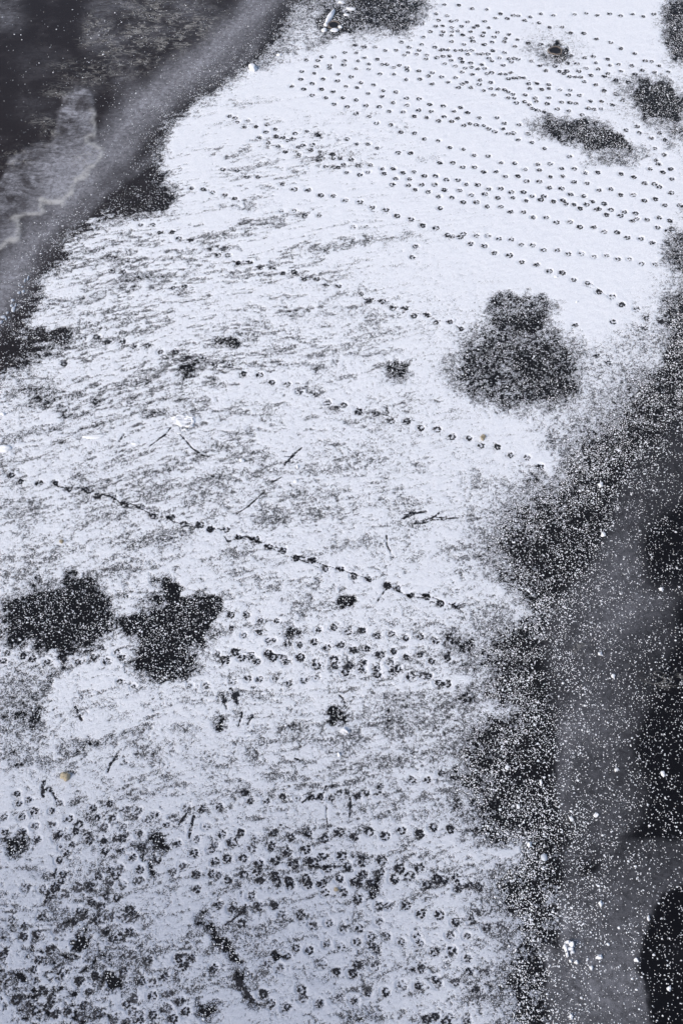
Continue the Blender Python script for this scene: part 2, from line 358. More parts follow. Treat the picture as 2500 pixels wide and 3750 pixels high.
class NT:
    def __init__(s, name):
        s.m = bpy.data.materials.new(name); s.m.use_nodes = True
        s.t = s.m.node_tree; s.b = s.t.nodes['Principled BSDF']

    def n(s, typ, **kw):
        x = s.t.nodes.new(typ)
        for k, v in kw.items():
            setattr(x, k, v)
        return x

    def l(s, a, b): s.t.links.new(a, b)

    def at(s, name): return s.n('ShaderNodeAttribute', attribute_name=name).outputs['Fac']

    def math(s, op, a, b=None, clamp=False):
        x = s.n('ShaderNodeMath', operation=op, use_clamp=clamp)
        for i, q in enumerate((a, b)):
            if q is None: continue
            if isinstance(q, (int, float)): x.inputs[i].default_value = q
            else: s.l(q, x.inputs[i])
        return x.outputs[0]

    def noise(s, scale, detail=3, rough=.6, vec=None, dist=0):
        x = s.n('ShaderNodeTexNoise'); x.inputs['Scale'].default_value = scale; x.inputs['Detail'].default_value = detail
        x.inputs['Roughness'].default_value = rough; x.inputs['Distortion'].default_value = dist
        s.l(vec if vec is not None else s.pos(), x.inputs['Vector'])
        return x.outputs['Fac']

    def pos(s, scale=(1, 1, 1), rz=0):
        if not hasattr(s, '_g'): s._g = s.n('ShaderNodeNewGeometry').outputs['Position']
        if scale == (1, 1, 1) and rz == 0: return s._g
        m = s.n('ShaderNodeMapping'); m.inputs['Scale'].default_value = scale; m.inputs['Rotation'].default_value = (0, 0, rz)
        s.l(s._g, m.inputs['Vector']); return m.outputs[0]

    def ramp(s, f, a, b, lo=0., hi=1.):
        x = s.n('ShaderNodeMapRange', interpolation_type='SMOOTHSTEP'); s.l(f, x.inputs[0])
        for i, q in enumerate((a, b, lo, hi)): x.inputs[i + 1].default_value = q
        return x.outputs[0]

    def mix(s, f, a, b):
        x = s.n('ShaderNodeMix', data_type='RGBA')
        if isinstance(f, (int, float)): x.inputs[0].default_value = f
        else: s.l(f, x.inputs[0])
        for i, q in ((6, a), (7, b)):
            if isinstance(q, tuple): x.inputs[i].default_value = (*q, 1)
            else: s.l(q, x.inputs[i])
        return x.outputs[2]

    def bump(s, h, dist, st=1.):
        x = s.n('ShaderNodeBump'); x.inputs['Distance'].default_value = dist; x.inputs['Strength'].default_value = st
        s.l(h, x.inputs['Height']); s.l(x.outputs[0], s.b.inputs['Normal'])


# ------------------------------------------------------------------ materials
SNOW_W = (.83, .85, .89); SNOW_THIN_SHADE = (.30, .335, .42); ICE_D = (.0055, .0055, .0068)  # second snow tone serves sparse snow and the painted bridge shade
q = NT('snow')
thin = q.at('thin'); thick = q.at('thick')  # first attribute mixes painted bridge shade with real thinness
g1 = q.noise(260, 4, .75); g2 = q.noise(110, 3, .6)
n01 = q.ramp(q.math('ADD', q.math('MULTIPLY', q.noise(330, 3, .7), .5), q.math('MULTIPLY', q.noise(130, 2, .6), .5)), .36, .64)
bare = q.ramp(q.math('SUBTRACT', n01, thick), -.12, .20)
c = q.mix(q.math('MULTIPLY', q.math('ADD', thin, q.ramp(q.noise(75, 3, .75), .42, .66, 0., .17)), .85), SNOW_W, SNOW_THIN_SHADE)
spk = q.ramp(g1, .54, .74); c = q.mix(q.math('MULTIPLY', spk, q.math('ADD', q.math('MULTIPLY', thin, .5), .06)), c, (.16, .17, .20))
c = q.mix(q.math('MULTIPLY', bare, .96), c, (.018, .018, .021))
spr = q.ramp(q.noise(420, 2, .6), .62, .75); c = q.mix(q.math('MULTIPLY', spr, .6), c, (.9, .91, .94))
q.l(c, q.b.inputs['Base Color']); q.b.inputs['Roughness'].default_value = .8
q.b.inputs['Specular IOR Level'].default_value = .25
q.bump(q.math('ADD', q.math('MULTIPLY', g1, .6), q.math('MULTIPLY', g2, .6)), .006, .9)
M_SNOW = q.m

q = NT('snow_clump')
c = q.mix(q.noise(90, 3), (.72, .75, .80), (.88, .89, .92))
q.l(c, q.b.inputs['Base Color']); q.b.inputs['Roughness'].default_value = .75
q.bump(q.noise(160, 4, .7), .006, .8)
M_CLUMP = q.m

q = NT('lake_ice')
fr = q.at('frost'); wm = q.at('warm'); rimn = q.at('rim'); crk = q.at('crinkle'); grt = q.at('grit')
dark = q.mix(wm, ICE_D, (.023, .019, .020))
mott = q.noise(3.5, 5, .65); fine = q.noise(150, 4, .8); med = q.noise(22, 5, .7, dist=.6)
wisp = q.math('MULTIPLY', q.ramp(q.noise(2.6, 6, .68, dist=1.4), .36, .62, .30, 1.35), q.ramp(q.noise(8, 5, .7, q.pos((.6, 1.4, 1), .5), dist=2.), .36, .62, .55, 1.3))
wat = q.at('wisp')
wisp = q.math('ADD', q.math('MULTIPLY', wisp, wat), q.math('SUBTRACT', 1., wat))
frn = q.math('MULTIPLY', q.math('MULTIPLY', fr, wisp), q.math('ADD', .32, q.math('ADD', q.ramp(med, .33, .68, 0., .75), q.ramp(fine, .40, .62, 0., .55))))
c = q.mix(q.math('MULTIPLY', frn, .66, True), dark, (.335, .34, .375))
# powdery grit: tiny crystals on the surface
gr = q.math('MULTIPLY', q.ramp(fine, .54, .70), grt)
c = q.mix(q.math('MULTIPLY', gr, .35), c, (.42, .42, .44))
c = q.mix(q.math('MULTIPLY', q.math('MULTIPLY', q.ramp(mott, .5, .7), wm), .05), c, (.4, .38, .40))
# feathery frost crinkles
st = q.noise(11, 5, .62, q.pos((.55, 1.25, 1), math.radians(14)), dist=1.8)
cr = q.math('MULTIPLY', q.math('MULTIPLY', q.ramp(q.math('ABSOLUTE', q.math('SUBTRACT', st, .53)), .040, .010), q.ramp(q.noise(5, 3), .42, .54)), crk)
c = q.mix(q.math('MULTIPLY', cr, .60), c, (.47, .46, .43))
c = q.mix(q.math('MULTIPLY', q.math('MULTIPLY', rimn, q.ramp(med, .25, .55, .3, 1.)), .65, True), c, (.52, .515, .50))
q.l(c, q.b.inputs['Base Color']); q.b.inputs['IOR'].default_value = 1.31
q.l(q.math('ADD', .28, q.math('MULTIPLY', fr, .5), True), q.b.inputs['Roughness'])
q.b.inputs['Specular IOR Level'].default_value = .22
q.bump(q.math('ADD', q.math('MULTIPLY', fine, .25), q.math('MULTIPLY', st, q.math('ADD', .15, q.math('MULTIPLY', crk, 1.6)))), .008, .7)
M_ICE = q.m

q = NT('bared_ice')
c = q.mix(q.noise(120, 3, .7), (.006, .006, .008), (.030, .030, .036))
q.l(c, q.b.inputs['Base Color']); q.b.inputs['Roughness'].default_value = .5; q.b.inputs['Specular IOR Level'].default_value = .2
q.bump(q.noise(150, 3), .004, .6)
M_BARE = q.m

q = NT('faint_bared_ice')
c = q.mix(q.noise(140, 3, .7), (.02, .02, .024), (.09, .09, .105))
q.l(c, q.b.inputs['Base Color']); q.b.inputs['Roughness'].default_value = .6; q.b.inputs['Specular IOR Level'].default_value = .2
M_FAINT = q.m

q = NT('straw')
c = q.mix(q.noise(70, 4, .7), (.30, .25, .17), (.55, .49, .38))
q.l(c, q.b.inputs['Base Color']); q.b.inputs['Roughness'].default_value = .9
q.bump(q.noise(120, 4), .01)
M_STRAW = q.m

q = NT('milky_ice')
c = q.mix(q.noise(40, 4, .6), (.34, .38, .45), (.60, .64, .70))
q.l(c, q.b.inputs['Base Color']); q.b.inputs['Roughness'].default_value = .35
q.b.inputs['IOR'].default_value = 1.31
M_MILK = q.m

q = NT('hole_rim')
c = q.mix(q.noise(60, 4, .6), (.06, .05, .045), (.24, .20, .17))
q.l(c, q.b.inputs['Base Color']); q.b.inputs['Roughness'].default_value = .5
M_RIM = q.m

# ------------------------------------------------------------------ ice (one sheet to the horizon)
def axis(a, b, st, far_a, far_b):
    mid = list(np.arange(a, b + st, st)); s = st; lo = []; x = a
    while x > far_a: s *= 1.35; x -= s; lo.append(x)
    s = st; hi = []; x = mid[-1]
    while x < far_b: s *= 1.35; x += s; hi.append(x)
    return np.array(lo[::-1] + mid + hi)


ax = axis(-6.2, 6.2, .022, -1200, 1200); ay = axis(.9, 17, .024, -1200, 1600)
IX, IY = np.meshgrid(ax, ay)
iu, iv = sheet(IX, IY)
frs = np.clip(samp(FR, iu, iv), 0, 1.3); rms = samp(RIM, iu, iv)
IZ = .004 * rms
# the crust of the shelf and the crinkled patches stand a few millimetres proud
IZ = IZ + .006 * samp(sh, iu, iv) + .005 * samp(CRK, iu, iv) * (vn(IX / .09, IY / .05, 3) - .5)
IZ = np.where((np.abs(IX) > 7) | (IY > 17.5) | (IY < .8), 0, IZ)
nr, nc = IX.shape
idx = np.arange(nr * nc).reshape(nr, nc)
fc = np.stack([idx[:-1, :-1], idx[:-1, 1:], idx[1:, 1:], idx[1:, :-1]], -1).reshape(-1, 4)
me = mesh_np('ice', np.stack([IX, IY, IZ], -1).reshape(-1, 3), fc, M_ICE)
attr(me, 'wisp', samp(WISP, iu, iv)); attr(me, 'frost', frs); attr(me, 'rim', rms); attr(me, 'warm', samp(WARM, iu, iv)); attr(me, 'crinkle', samp(CRK, iu, iv)); attr(me, 'grit', samp(GRT, iu, iv))
tag(link('ice', me), kind='structure')

# ------------------------------------------------------------------ prints: where each one was pressed
# (trail text, kind, size, sheet positions)
TR = []


def trail(name, group, s, txt, faint=False, order=True):
    pts = []
    for seg in txt.split('|'):
        r = seg.strip()[0]
        v = [float(x) for x in seg.strip()[1:].replace(',', ' ').split()]
        pts += [px(r, v[i], v[i + 1]) for i in range(0, len(v) - 1, 2)]
    TR.append((name, group, s, pts, faint, order))


trail('long trail passing the straw coloured tuft', 'paw prints of the trail past the straw tuft', 1.12,
      'D 530,1032 620,1020 690,1055 780,1050 858,1082 948,1075 1022,1113 1118,1112 1197,1155 1297,1158 1368,1198 1470,1200|H 157,120 260,130 337,177 437,188 515,238 617,253 693,305 798,320 890,367 1003,375 1098,423 1196,425 1285,467 1392,475 1485,523|I 197,532 275,580 378,588 463,640 567,655 652,713')
trail('trail reaching the big double dark patch', 'paw prints of the trail ending at the double dark patch', 1.0,
      'D 1390,498|E 65,500 122,545 200,542 265,577 347,578 410,612 485,605 543,652 625,650 685,692 765,695 905,745 957,792 1045,790 1110,835 1187,833 1243,885 1327,880 1390,928 1472,922 1543,967|F 78,925 148,967 232,968 1015,1138 1092,1187')
trail('claw-dragged diagonal trail across the middle', 'paw prints of the claw dragged diagonal trail', 1.0,
      'G 72,768 130,808 250,820 352,820 440,860 540,860 623,905 725,910 800,957 903,972 975,1030 1088,1037 1172,1078 1275,1080 1345,1115 1440,1115|K 125,30 235,43 317,92 412,110 490,165 598,178 677,232 775,233 860,280 955,298 1070,345 1138,355 1222,403 1323,410 1410,455 1513,470')
trail('lone curving trail across clean upper right snow', 'paw prints of the lone curving upper right trail', 1.1,
      'E 482,77 570,82 650,116 728,118 807,148 900,157 978,192 1065,207 1135,247 1225,267 1297,308 1383,325 1455,367 1537,380|F 210,423 298,438 362,482 457,498 535,540 630,557 712,600 793,610 867,653 958,677 1025,732 1112,760 1172,812 1267,843 1328,897 1425,920')
trail('short row right of the small round dark patch', 'paw prints of the row right of the small round patch', .98,
      'K 633,622 730,608 820,635 915,628 1007,657 1097,647 1188,675 1283,667 1378,695 1470,685')
trail('row below the small square dark patch', 'paw prints of the row below the square patch', 1.0,
      'K 440,715 515,718 605,697 690,737 777,717 855,753 943,742 1027,780 1110,758 1190,797 1280,780 1353,825 1453,803')
trail('crowded row right of the lower middle black patch', 'paw prints of the crowded row in the middle', 1.1,
      'K 40,822 100,765 145,800 205,797 242,825 315,775 343,800 410,800 430,828 520,800 615,825 622,850 735,855 735,810 805,893 828,848 915,880 920,835 1005,865 1015,912 1090,835 1113,885 1140,870 1220,920 1300,918 1335,915 1400,962 1450,965')
trail('faint row above the two parallel scratches', 'faint paw prints above the parallel scratches', .9,
      'K 90,955 187,935 260,938 357,938 447,962 547,945 625,930', True)
trail('short row left of the square dark patch', 'paw prints left of the square patch', .9, 'K 78,530 177,527 267,558 365,565')
trail('loose prints beside the lower middle black patch', 'paw prints beside the lower middle black patch', .85,
      'K 78,613 160,655 257,640 322,690 350,688|J 1475,533 1473,613 1387,630 1495,765 1435,822 1385,775 1537,800', False, False)
trail('row passing under the two black patches', 'paw prints under the two black patches', .95,
      'J 20,825 45,770 145,790 205,808 300,825 403,808 500,828 593,800 678,825 745,767 775,797')
trail('loose print around the two black patches', 'loose paw prints around the two black patches', .85,
      'J 648,738 543,762 765,950 850,985 1215,978 1310,975 1485,955 908,437 805,407 240,287', False, False)
trail('upper zigzag trail of the lower snow', 'paw prints of the upper zigzag trail below', 1.05,
      'N 20,797 137,783 242,820 347,785 457,812 567,782 675,820 765,780 862,812 957,777 1060,803 1163,768 1278,793 1363,750 1470,763|O 75,765')
trail('second zigzag trail of the lower snow', 'paw prints of the second zigzag trail below', 1.12,
      'N 85,848 208,888 333,868 433,910 552,890 665,942 783,930 908,973 1038,962 1150,1015 1277,1010|Q 1385,120 1428,127 1505,112|R 113,110')
trail('third zigzag trail of the lower snow', 'paw prints of the third zigzag trail below', 1.15,
      'N 50,950 155,945 253,980 357,960 473,985 567,960 600,970 690,1010 815,1000|Q 912,93 1023,75 1113,123 1222,103 1325,158|R 25,125 135,178 200,165 258,172')
trail('fourth zigzag trail of the lower snow', 'paw prints of the fourth zigzag trail below', 1.05,
      'Q 160,95 240,75 262,130 357,100 370,140 440,135 460,165 553,120 568,158 655,150 765,120 865,143 890,140 960,150')
trail('trail curving down towards the ragged right edge', 'paw prints curving down to the ragged right edge', 1.0,
      'Q 675,208 790,203 883,250 1020,290 1083,292 1193,290 1285,343 1405,350 1503,397|R 215,385 310,433 400,415')
trail('faint row crossing the bottom snow', 'faint paw prints crossing the bottom snow', .95,
      'Q 140,412 205,230 255,293 355,290 405,350 518,355 597,410 700,400 793,445 893,437 970,488 1070,490 1160,520 1260,490 1280,530 1370,585 1490,577|R 188,625', True)
trail('faint lower row crossing the bottom snow', 'faint paw prints of the lowest faint row', .9,
      'Q 345,600 437,612 490,565 575,575 688,537 778,553 878,522 970,540 1000,570', True)
trail('dark paw print scattered along the bottom edge', 'paw prints scattered along the bottom edge', 1.05,
      'Q 310,665 390,690 655,665 745,715 850,725 992,680 875,670 527,830 1165,800 1060,840 1285,690 1377,763 1505,775 1275,805 1395,790 865,900 765,880 945,850 535,880 645,915 430,940 325,915 278,855 1320,1020 1465,1000 1375,1000 1445,1040 1017,393', False, False)
trail('small paw print near the lower ragged snow edge', 'paw prints near the lower ragged snow edge', .95,
      'R 10,350 113,393 245,325 185,487 78,480 95,577 203,715 320,712 105,775 235,830 270,877 70,1000 190,1030', False, False)
trail('dark paw print in the crowd below the straw clump', 'paw prints crowded below the straw clump', 1.0,
      'M 108,537 190,577 122,597 215,650 25,680 140,685 223,740 338,645 340,735 380,600 440,695 505,727 493,583 590,625 562,690 627,692 697,600 797,640 665,742 720,690 787,745 883,645 860,680 990,672 1110,685 1060,735 942,703 1315,743 1415,797 1480,845 1530,782 1190,620 1285,635 1395,620 735,820 780,825 660,837 890,790 565,840 550,800 850,865 665,903 770,900 845,943 375,960 360,815 380,790 430,810 480,775 455,860 425,920 240,830 30,780 145,780 1130,855 1250,825 1235,915 1345,890 1365,865 1440,950 1370,970 1555,945 1160,995 1100,1030 893,1018 765,1010 705,1020 40,820 400,875 900,880 1000,960', False, False)
trail('paw print above the crossing claw scratches', 'paw prints above the claw scratches of the lower snow', .9,
      'N 405,555 305,585 505,560 590,560 645,555 713,565 765,530 817,525 885,555 937,530 1027,490 1018,540 1230,447 1327,447 1415,405 160,530 200,580', False, False)
trail('dark paw print in the lower left crowd', 'paw prints crowded in the lower left corner', 1.05,
      'P 170,178 268,182 360,175 400,90 385,138 410,225 318,215 297,262 570,168 497,175 625,110 705,67 765,52 780,158 690,148 735,98 890,60 883,128 673,225 738,245 580,272 643,297 615,377 697,370 820,320 775,350 812,370 855,350 820,455 672,455 500,325 545,365 265,360 70,380 235,470 150,490 400,430 365,445 1250,185 1160,38 1248,92 1105,70 1345,85 1390,98 1450,125 1385,285 1475,310 1530,410 1070,950 970,990 965,785 1045,745 1135,735 1135,628 1165,678 1215,625 1360,690 1100,1015 1180,970 1070,850 1150,900 970,870 845,970 850,885 805,920 940,635 840,605 785,715 530,925 520,1010 620,985 435,965 380,680 320,570 470,390 20,600 50,740 280,840 210,700 150,420 770,500 715,505 730,1020 800,1030 890,1020 240,640 600,740 500,770 390,740 330,880 300,930 220,960 100,890 170,940 350,980 560,840 900,780', False, False)
# far prints
trail('far', 'far', 1.0, 'F 95,378 165,362 245,373 325,375 390,392 470,397 532,430 605,433 675,463 762,465 833,490 917,487 997,507 1075,500 1148,523 1222,523 1300,552 1383,555', True)
trail('far', 'far', 1.0, 'F 163,160 248,160 315,186 402,187 465,220 547,222 608,256 692,258 757,287 843,285 906,318 995,318 1060,348 1148,352 1208,385 1295,392 1370,420 47,82 140,83 213,114 302,108 383,132 478,130 563,150 657,145 737,155 737,170 823,170 868,175 907,200 1012,205 1030,200 1075,240 1165,245 1242,277 1335,270 1335,258 1402,320 1490,330 1467,343 1555,367 60,17 130,17 183,45 257,48 325,75 403,73 470,96 547,96 605,122 680,123 797,148 950,173 1105,207 1190,222 1262,230 1268,265 1410,258 1485,278 570,25 648,28 712,66 790,72 848,110 930,118 988,155 1065,170 872,32 952,38 1028,82 1103,75 1165,113 1247,112 1317,150 1387,140 1447,178 1548,182 1322,40 1412,62 1385,45 1488,100 1497,12 97,130 10,123 15,197 1517,392 1465,425 1122,922 877,943 1318,962 1555,860 1512,850')
trail('far', 'far', .97, 'C 45,30 135,35 220,57 317,63 400,90 482,100 517,102 590,110 658,90 738,100 872,93 950,87 1020,100 1097,90 1167,102 1243,92 1310,107 1380,93 1455,107 1517,90 447,120 555,132 645,147 713,177 793,175 847,212 932,215 1012,250 1103,272 1167,312 1257,343 1323,390 1365,392 1413,420 1470,460 65,103 8,130 85,137 120,132 192,142 300,137 372,117 158,170 95,177 33,167 230,178 253,167 328,178 213,203 295,210 382,208 458,222 35,205 92,203 133,200 30,225 88,228 160,225 220,243 285,230 290,243 360,237 437,247 510,253 430,268 352,270 88,267 225,265 168,284 298,285 492,298 577,278 662,285 355,325 430,337 18,323 65,320 112,323 148,322 182,325 222,323 255,345 285,347 325,347 195,347 327,373 345,390 393,372 452,377 487,375 518,380 150,375 90,387 35,360 157,397 212,403 285,413 45,408 113,423 420,417 475,397 218,430 257,442 302,438 180,437 157,460 225,477 345,465 400,473 432,475 467,467 320,472 30,493 118,498 270,512 343,528 70,527 185,527 270,540 160,537 215,560 133,560 450,505 485,500 515,500 548,497 580,535 632,535 708,542 590,565 663,573 708,567 778,575 850,577 298,580 338,567 385,570 425,575 450,587 480,602 557,607 362,608 450,625 487,628 622,628 710,625 833,607 908,610 628,648 790,653 843,657 885,662 702,663 502,657 553,650 583,668 605,692 637,707 677,715 762,697 835,708 960,693 975,648 920,735')
trail('far', 'far', .97, 'C 595,390 652,420 690,453 750,425 775,457 822,455 805,470 840,490 877,492 913,495 828,407 887,408 900,457 947,437 978,483 1022,443 1085,470 1063,490 938,522 1008,542 1060,580 1138,603 1137,515 1215,525 855,357 935,370 993,362 1008,402 1083,380 1097,417 1153,412 1240,420 1170,455 1258,475 1303,450 1383,463 1333,512 1418,527 1495,572 1182,645 820,323 40,677 105,712 192,722 150,687 45,745 8,775 90,777 128,757 205,790 167,802 250,800 293,802 325,823 367,842 268,755 378,752 427,790 418,823 450,855 485,852 518,797 577,855 515,893 600,910 680,948 843,1000 8,900 78,943 165,953 232,992 325,998 18,1040 98,1040 160,1068 235,1068 403,1040 490,1043 558,1083 648,1088 637,1052 722,1048 297,1098 373,1097 432,1127 512,1127 570,1157 648,1162 718,1130 798,1127 790,1078 872,1078 870,1165 952,1170 940,1107 1020,1103 1168,1112 1250,1133 58,1150 128,1150 183,1178 260,1182 715,1198 790,1205 1320,1173 1352,1080 1435,1102 1488,1082 1497,1143 1410,1050 1385,950 1447,893 1447,990 1363,885 1417,853 1290,848 1202,833 1272,808 1393,1025 1000,700 1045,650 1115,670 1045,695')
trail('far', 'far', .97, 'B 1385,92 1460,102 1395,125 1475,135 1515,132 1443,33 1528,35 1350,203 1385,170 1300,155 1430,210 1483,265 1305,238 1555,168 1490,170 1165,270 1213,303 1275,323 1293,285 1380,303 1135,322 1065,325 1000,303 932,303 868,290 1187,353 1210,337 1262,347 1325,352 1320,377 1390,370 1433,357 1470,360 1430,318 1510,323 1485,387 1437,408 808,337 735,367 880,340 655,363 930,370 803,390 887,390 635,388 560,385 707,417 797,415 957,410 1010,380 1043,412 1070,412 1150,418 1115,430 1197,432 1205,450 625,427 710,438 873,440 960,443 533,458 608,470 1027,473 1115,475 1275,455 1360,465 1340,487 765,475 848,492 1423,493 1510,500 527,507 670,507 757,517 1193,510 1285,507 600,535 905,530 990,543 815,553 885,560 465,553 1360,537 1463,528 545,570 655,572 730,587 957,598 600,610 790,625 683,625 1047,580 1130,590 1043,618 875,640 1195,628 1280,633 740,667 820,682 938,675 1023,683 1110,657 1198,673 1347,667 1433,677 1090,712 1175,717 1273,705 1357,713 878,727 957,745 1245,745 1327,752 1437,745 1398,778 1483,777 1500,712 1010,788 1100,800 1160,845 1247,850 1310,887 1397,897 1473,942')
trail('far', 'far', .97, 'B 70,742 105,755 120,780 185,772 165,812 237,810 303,843 260,880 310,797 360,825 365,870 408,880 475,887 440,900 487,853 562,840 385,937 315,915 505,940 540,930 600,925 428,970 510,988 587,960 645,970 650,995 640,1025 725,985 730,1012 775,1013 820,890 880,920 953,920 848,1020 800,1052 760,1070 890,1060 685,1065 730,1070 965,1055 1008,945 1043,1078 1115,1078 955,1100 903,1118 820,1103 1053,1110 1173,1105 1245,1100 1145,978 1222,978 1130,1140 1213,1145 1310,1125 1385,1125 1110,1180 1208,1185 1293,1180 1378,1180 1453,1150 1525,1150 1415,1040 1493,1040 30,1083 117,1090 180,1130 253,1133 403,1178|E 1250,80 1337,93 1443,82 1533,83 1403,125 1490,132 1555,162 1407,195 1255,440 1237,512|D 1023,352 1097,350 1140,390 1215,403 1357,100 1300,77 1220,70 1497,138 900,305 975,305 870,268 718,602 787,602 1103,705 1183,695 1340,462 412,1190')
trail('far', 'far', .95, 'E 40,113 103,140 640,245 550,245 403,215 480,215 860,320 940,318', True)

seen = []
PR = []
for (nm, grp, s, pts, faint, order) in TR:
    keep = []
    for p in pts:
        if all((p[0] - a) ** 2 + (p[1] - b) ** 2 > 90 for a, b in seen[-4000:]):
            seen.append(p); keep.append(p)
    for i, p in enumerate(keep):
        a = keep[max(0, i - 1)]; b = keep[min(len(keep) - 1, i + 1)]
        xa, ya = ground(*a); xb, yb = ground(*b)
        hd = math.atan2(yb - ya, xb - xa) if order else random.uniform(-.5, .3)
        PR.append(dict(p=p, s=s, f=faint, t=nm, g=grp, o=order, i=i, n=len(keep), h=hd + random.gauss(0, .18) + (math.pi if random.random() < .1 else 0)))

# ------------------------------------------------------------------ snow sheet
NC, NR = 1240, 1640
tcol = np.linspace(-1.30, 1.30, NC, dtype=np.float32)
vrow = np.linspace(4150, -330, NR)
yrow = ground(1250, vrow)[1].astype(np.float32)
hw = ((yrow * CP + H * SP) * TH).astype(np.float32)
SX = (hw[:, None] * tcol[None, :]); SY = np.repeat(yrow[:, None], NC, 1)
# shift the points a little so no row of the grid shows
SX = SX + (rng.random(SX.shape).astype(np.float32) - .5) * .003; SY = SY + (rng.random(SX.shape).astype(np.float32) - .5) * .004
su, sv = sheet(SX, SY)
c0 = samp(C, su, sv); ast = samp(AST, su, sv); clut = samp(CLUT, su, sv); shd = samp(SHADE, su, sv)
wx = SX + .25 * (vn(SX / 1.3, SY / 1.3, 4) - .5); wy = SY + .25 * (vn(SX / 1.3 + 5, SY / 1.3, 5) - .5)
rx, ry = rot(wx, wy, 15)
stk = unif(vn(rx / .42, ry / .09, 1) * .6 + vn(rx / .16 + 3, ry / .036, 2) * .8 + vn(rx / .06, ry / .018, 6) * .8 + .5 * vn(rx / 1.5, ry / .35, 7))
patch = unif(fbm(SX, SY, .22, 3, 4))
fine = unif(.9 * vn(SX / .0085, SY / .009, 3) + .8 * vn(SX / .0125, SY / .0125, 5) + .8 * vn(SX / .024 + 7, SY / .021, 6) + .5 * vn(SX / .05, SY / .045, 0) + .3 * rng.random(SX.shape).astype(np.float32))
lump = vn(SX / .05, SY / .035, 1) * .6 + vn(SX / .02, SY / .017, 2) * .4
cov = c0 - ast * sstep(.45, 1., stk) * .95 + ast * .06
mid = unif(vn(SX / .035, SY / .022, 4) + .7 * vn(SX / .016 + 3, SY / .013, 1))
cov = cov - .18 * sstep(.3, 1., mid) * sstep(1.12, .98, c0)
cov = cov - .20 * sstep(.4, 1., patch) * sstep(900, 1500, sv) * sstep(.5, .9, c0)
cl = unif(fbm(SX, SY, .04, 2, 3))
cov = cov - clut * .70 * sstep(.70, .90, cl)
cov = cov + .22 * sstep(.3, .6, c0) * sstep(2000, 1500, gu.mean() * 0 + su) * 0
fl = sstep(.22, .72, c0)
cov = fl * np.maximum(cov, .54 + .34 * (cov - .54)) + (1 - fl) * cov
hh = cov - fine * .50
# press the prints
ZD = np.zeros_like(SX)


def press(x, y, r, dz, dh=0.):
    j = np.searchsorted(yrow, [y - r * 1.6, y + r * 1.6]) if yrow[0] < yrow[-1] else None
    j0, j1 = max(0, j[0] - 1), min(NR, j[1] + 1)
    if j1 <= j0: return
    h0 = hw[min(NR - 1, (j0 + j1) // 2)]
    i0 = max(0, int(((x - r * 1.8) / h0 + 1.3) / 2.6 * NC) - 2); i1 = min(NC, int(((x + r * 1.8) / h0 + 1.3) / 2.6 * NC) + 3)
    if i1 <= i0: return
    dd = np.hypot(SX[j0:j1, i0:i1] - x, SY[j0:j1, i0:i1] - y) / r
    m = sstep(1.15, .75, dd)
    ZD[j0:j1, i0:i1] = np.maximum(ZD[j0:j1, i0:i1], m * dz)
    if dh: hh[j0:j1, i0:i1] -= dh * m


for p in PR:
    p['x'], p['y'] = [float(q_) for q_ in ground(*p['p'])]
    press(p['x'], p['y'], .040 * p['s'], 1.)
LINES = []       # (name, label, cat, group, width, sheet points, faint)


def ln(name, label, cat, group, wdt, pts, faint=False):
    LINES.append((name, label, cat, group, wdt, [px(*p) for p in pts], faint))


sg = 'dark scratches left in the snow'
ln('scratch', 'thick dark scratch rising to the right, beside the double wing-like scratches', 'scratch', sg, .020, [('H', 1172, 1050), ('H', 1210, 1028), ('H', 1260, 1010), ('H', 1320, 1000)])
ln('scratch', 'long wavy dark double scratch with a barbed middle, upper of the pair', 'scratch', sg, .012, [('H', 1255, 1065), ('H', 1310, 1058), ('H', 1365, 1040), ('H', 1390, 1022), ('H', 1405, 1008), ('H', 1380, 1035), ('H', 1450, 1045), ('H', 1525, 1040)])
ln('scratch', 'thin curved scratch just under the wavy barbed scratch', 'scratch', sg, .008, [('H', 1240, 1078), ('H', 1300, 1075), ('H', 1360, 1055), ('H', 1400, 1052), ('H', 1450, 1056)])
ln('scratch', 'grey slanting scuff leading up from the snow lump in the middle', 'scratch', sg, .014, [('H', 420, 708), ('H', 450, 670), ('H', 480, 635), ('H', 530, 595)])
ln('scratch', 'short dark upright dash at the left, under the snowy ridge', 'scratch', sg, .016, [('G', 765, 550), ('G', 795, 505)])
ln('scratch', 'short dark bent dash with snow heaped above, left of centre', 'scratch', sg, .015, [('J', 485, 1115), ('J', 500, 1160), ('J', 525, 1200)])
ln('scratch', 'right of the two parallel dark dashes below the crowded row', 'scratch', sg, .022, [('K', 80, 1000), ('K', 105, 1050), ('K', 122, 1092)])
ln('scratch', 'left of the two parallel dark dashes below the crowded row', 'scratch', sg, .013, [('K', 25, 1040), ('K', 35, 1080), ('K', 52, 1125)])
ln('scratch', 'thin upright dark dash below the parallel dashes', 'scratch', sg, .012, [('N', 150, 25), ('N', 140, 65), ('N', 128, 100)])
ln('scratch', 'slanting dark dash right of the thin upright dash', 'scratch', sg, .012, [('N', 225, 25), ('N', 205, 60), ('N', 185, 95)])
ln('scratch', 'curved dark dash like a comma above the grey thaw streaks', 'scratch', sg, .014, [('M', 690, 395), ('M', 705, 345), ('M', 750, 302)])
ln('scratch', 'left leg of the wishbone shaped pair of scratches', 'scratch', sg, .020, [('M', 285, 460), ('M', 270, 500), ('M', 280, 550)])
ln('scratch', 'right leg of the wishbone shaped pair of scratches', 'scratch', sg, .016, [('M', 320, 495), ('M', 340, 530), ('M', 362, 570)])
ln('scratch', 'tall tapering dark scratch among the lower paw prints', 'scratch', sg, .018, [('M', 1208, 812), ('M', 1222, 745), ('M', 1238, 682)])
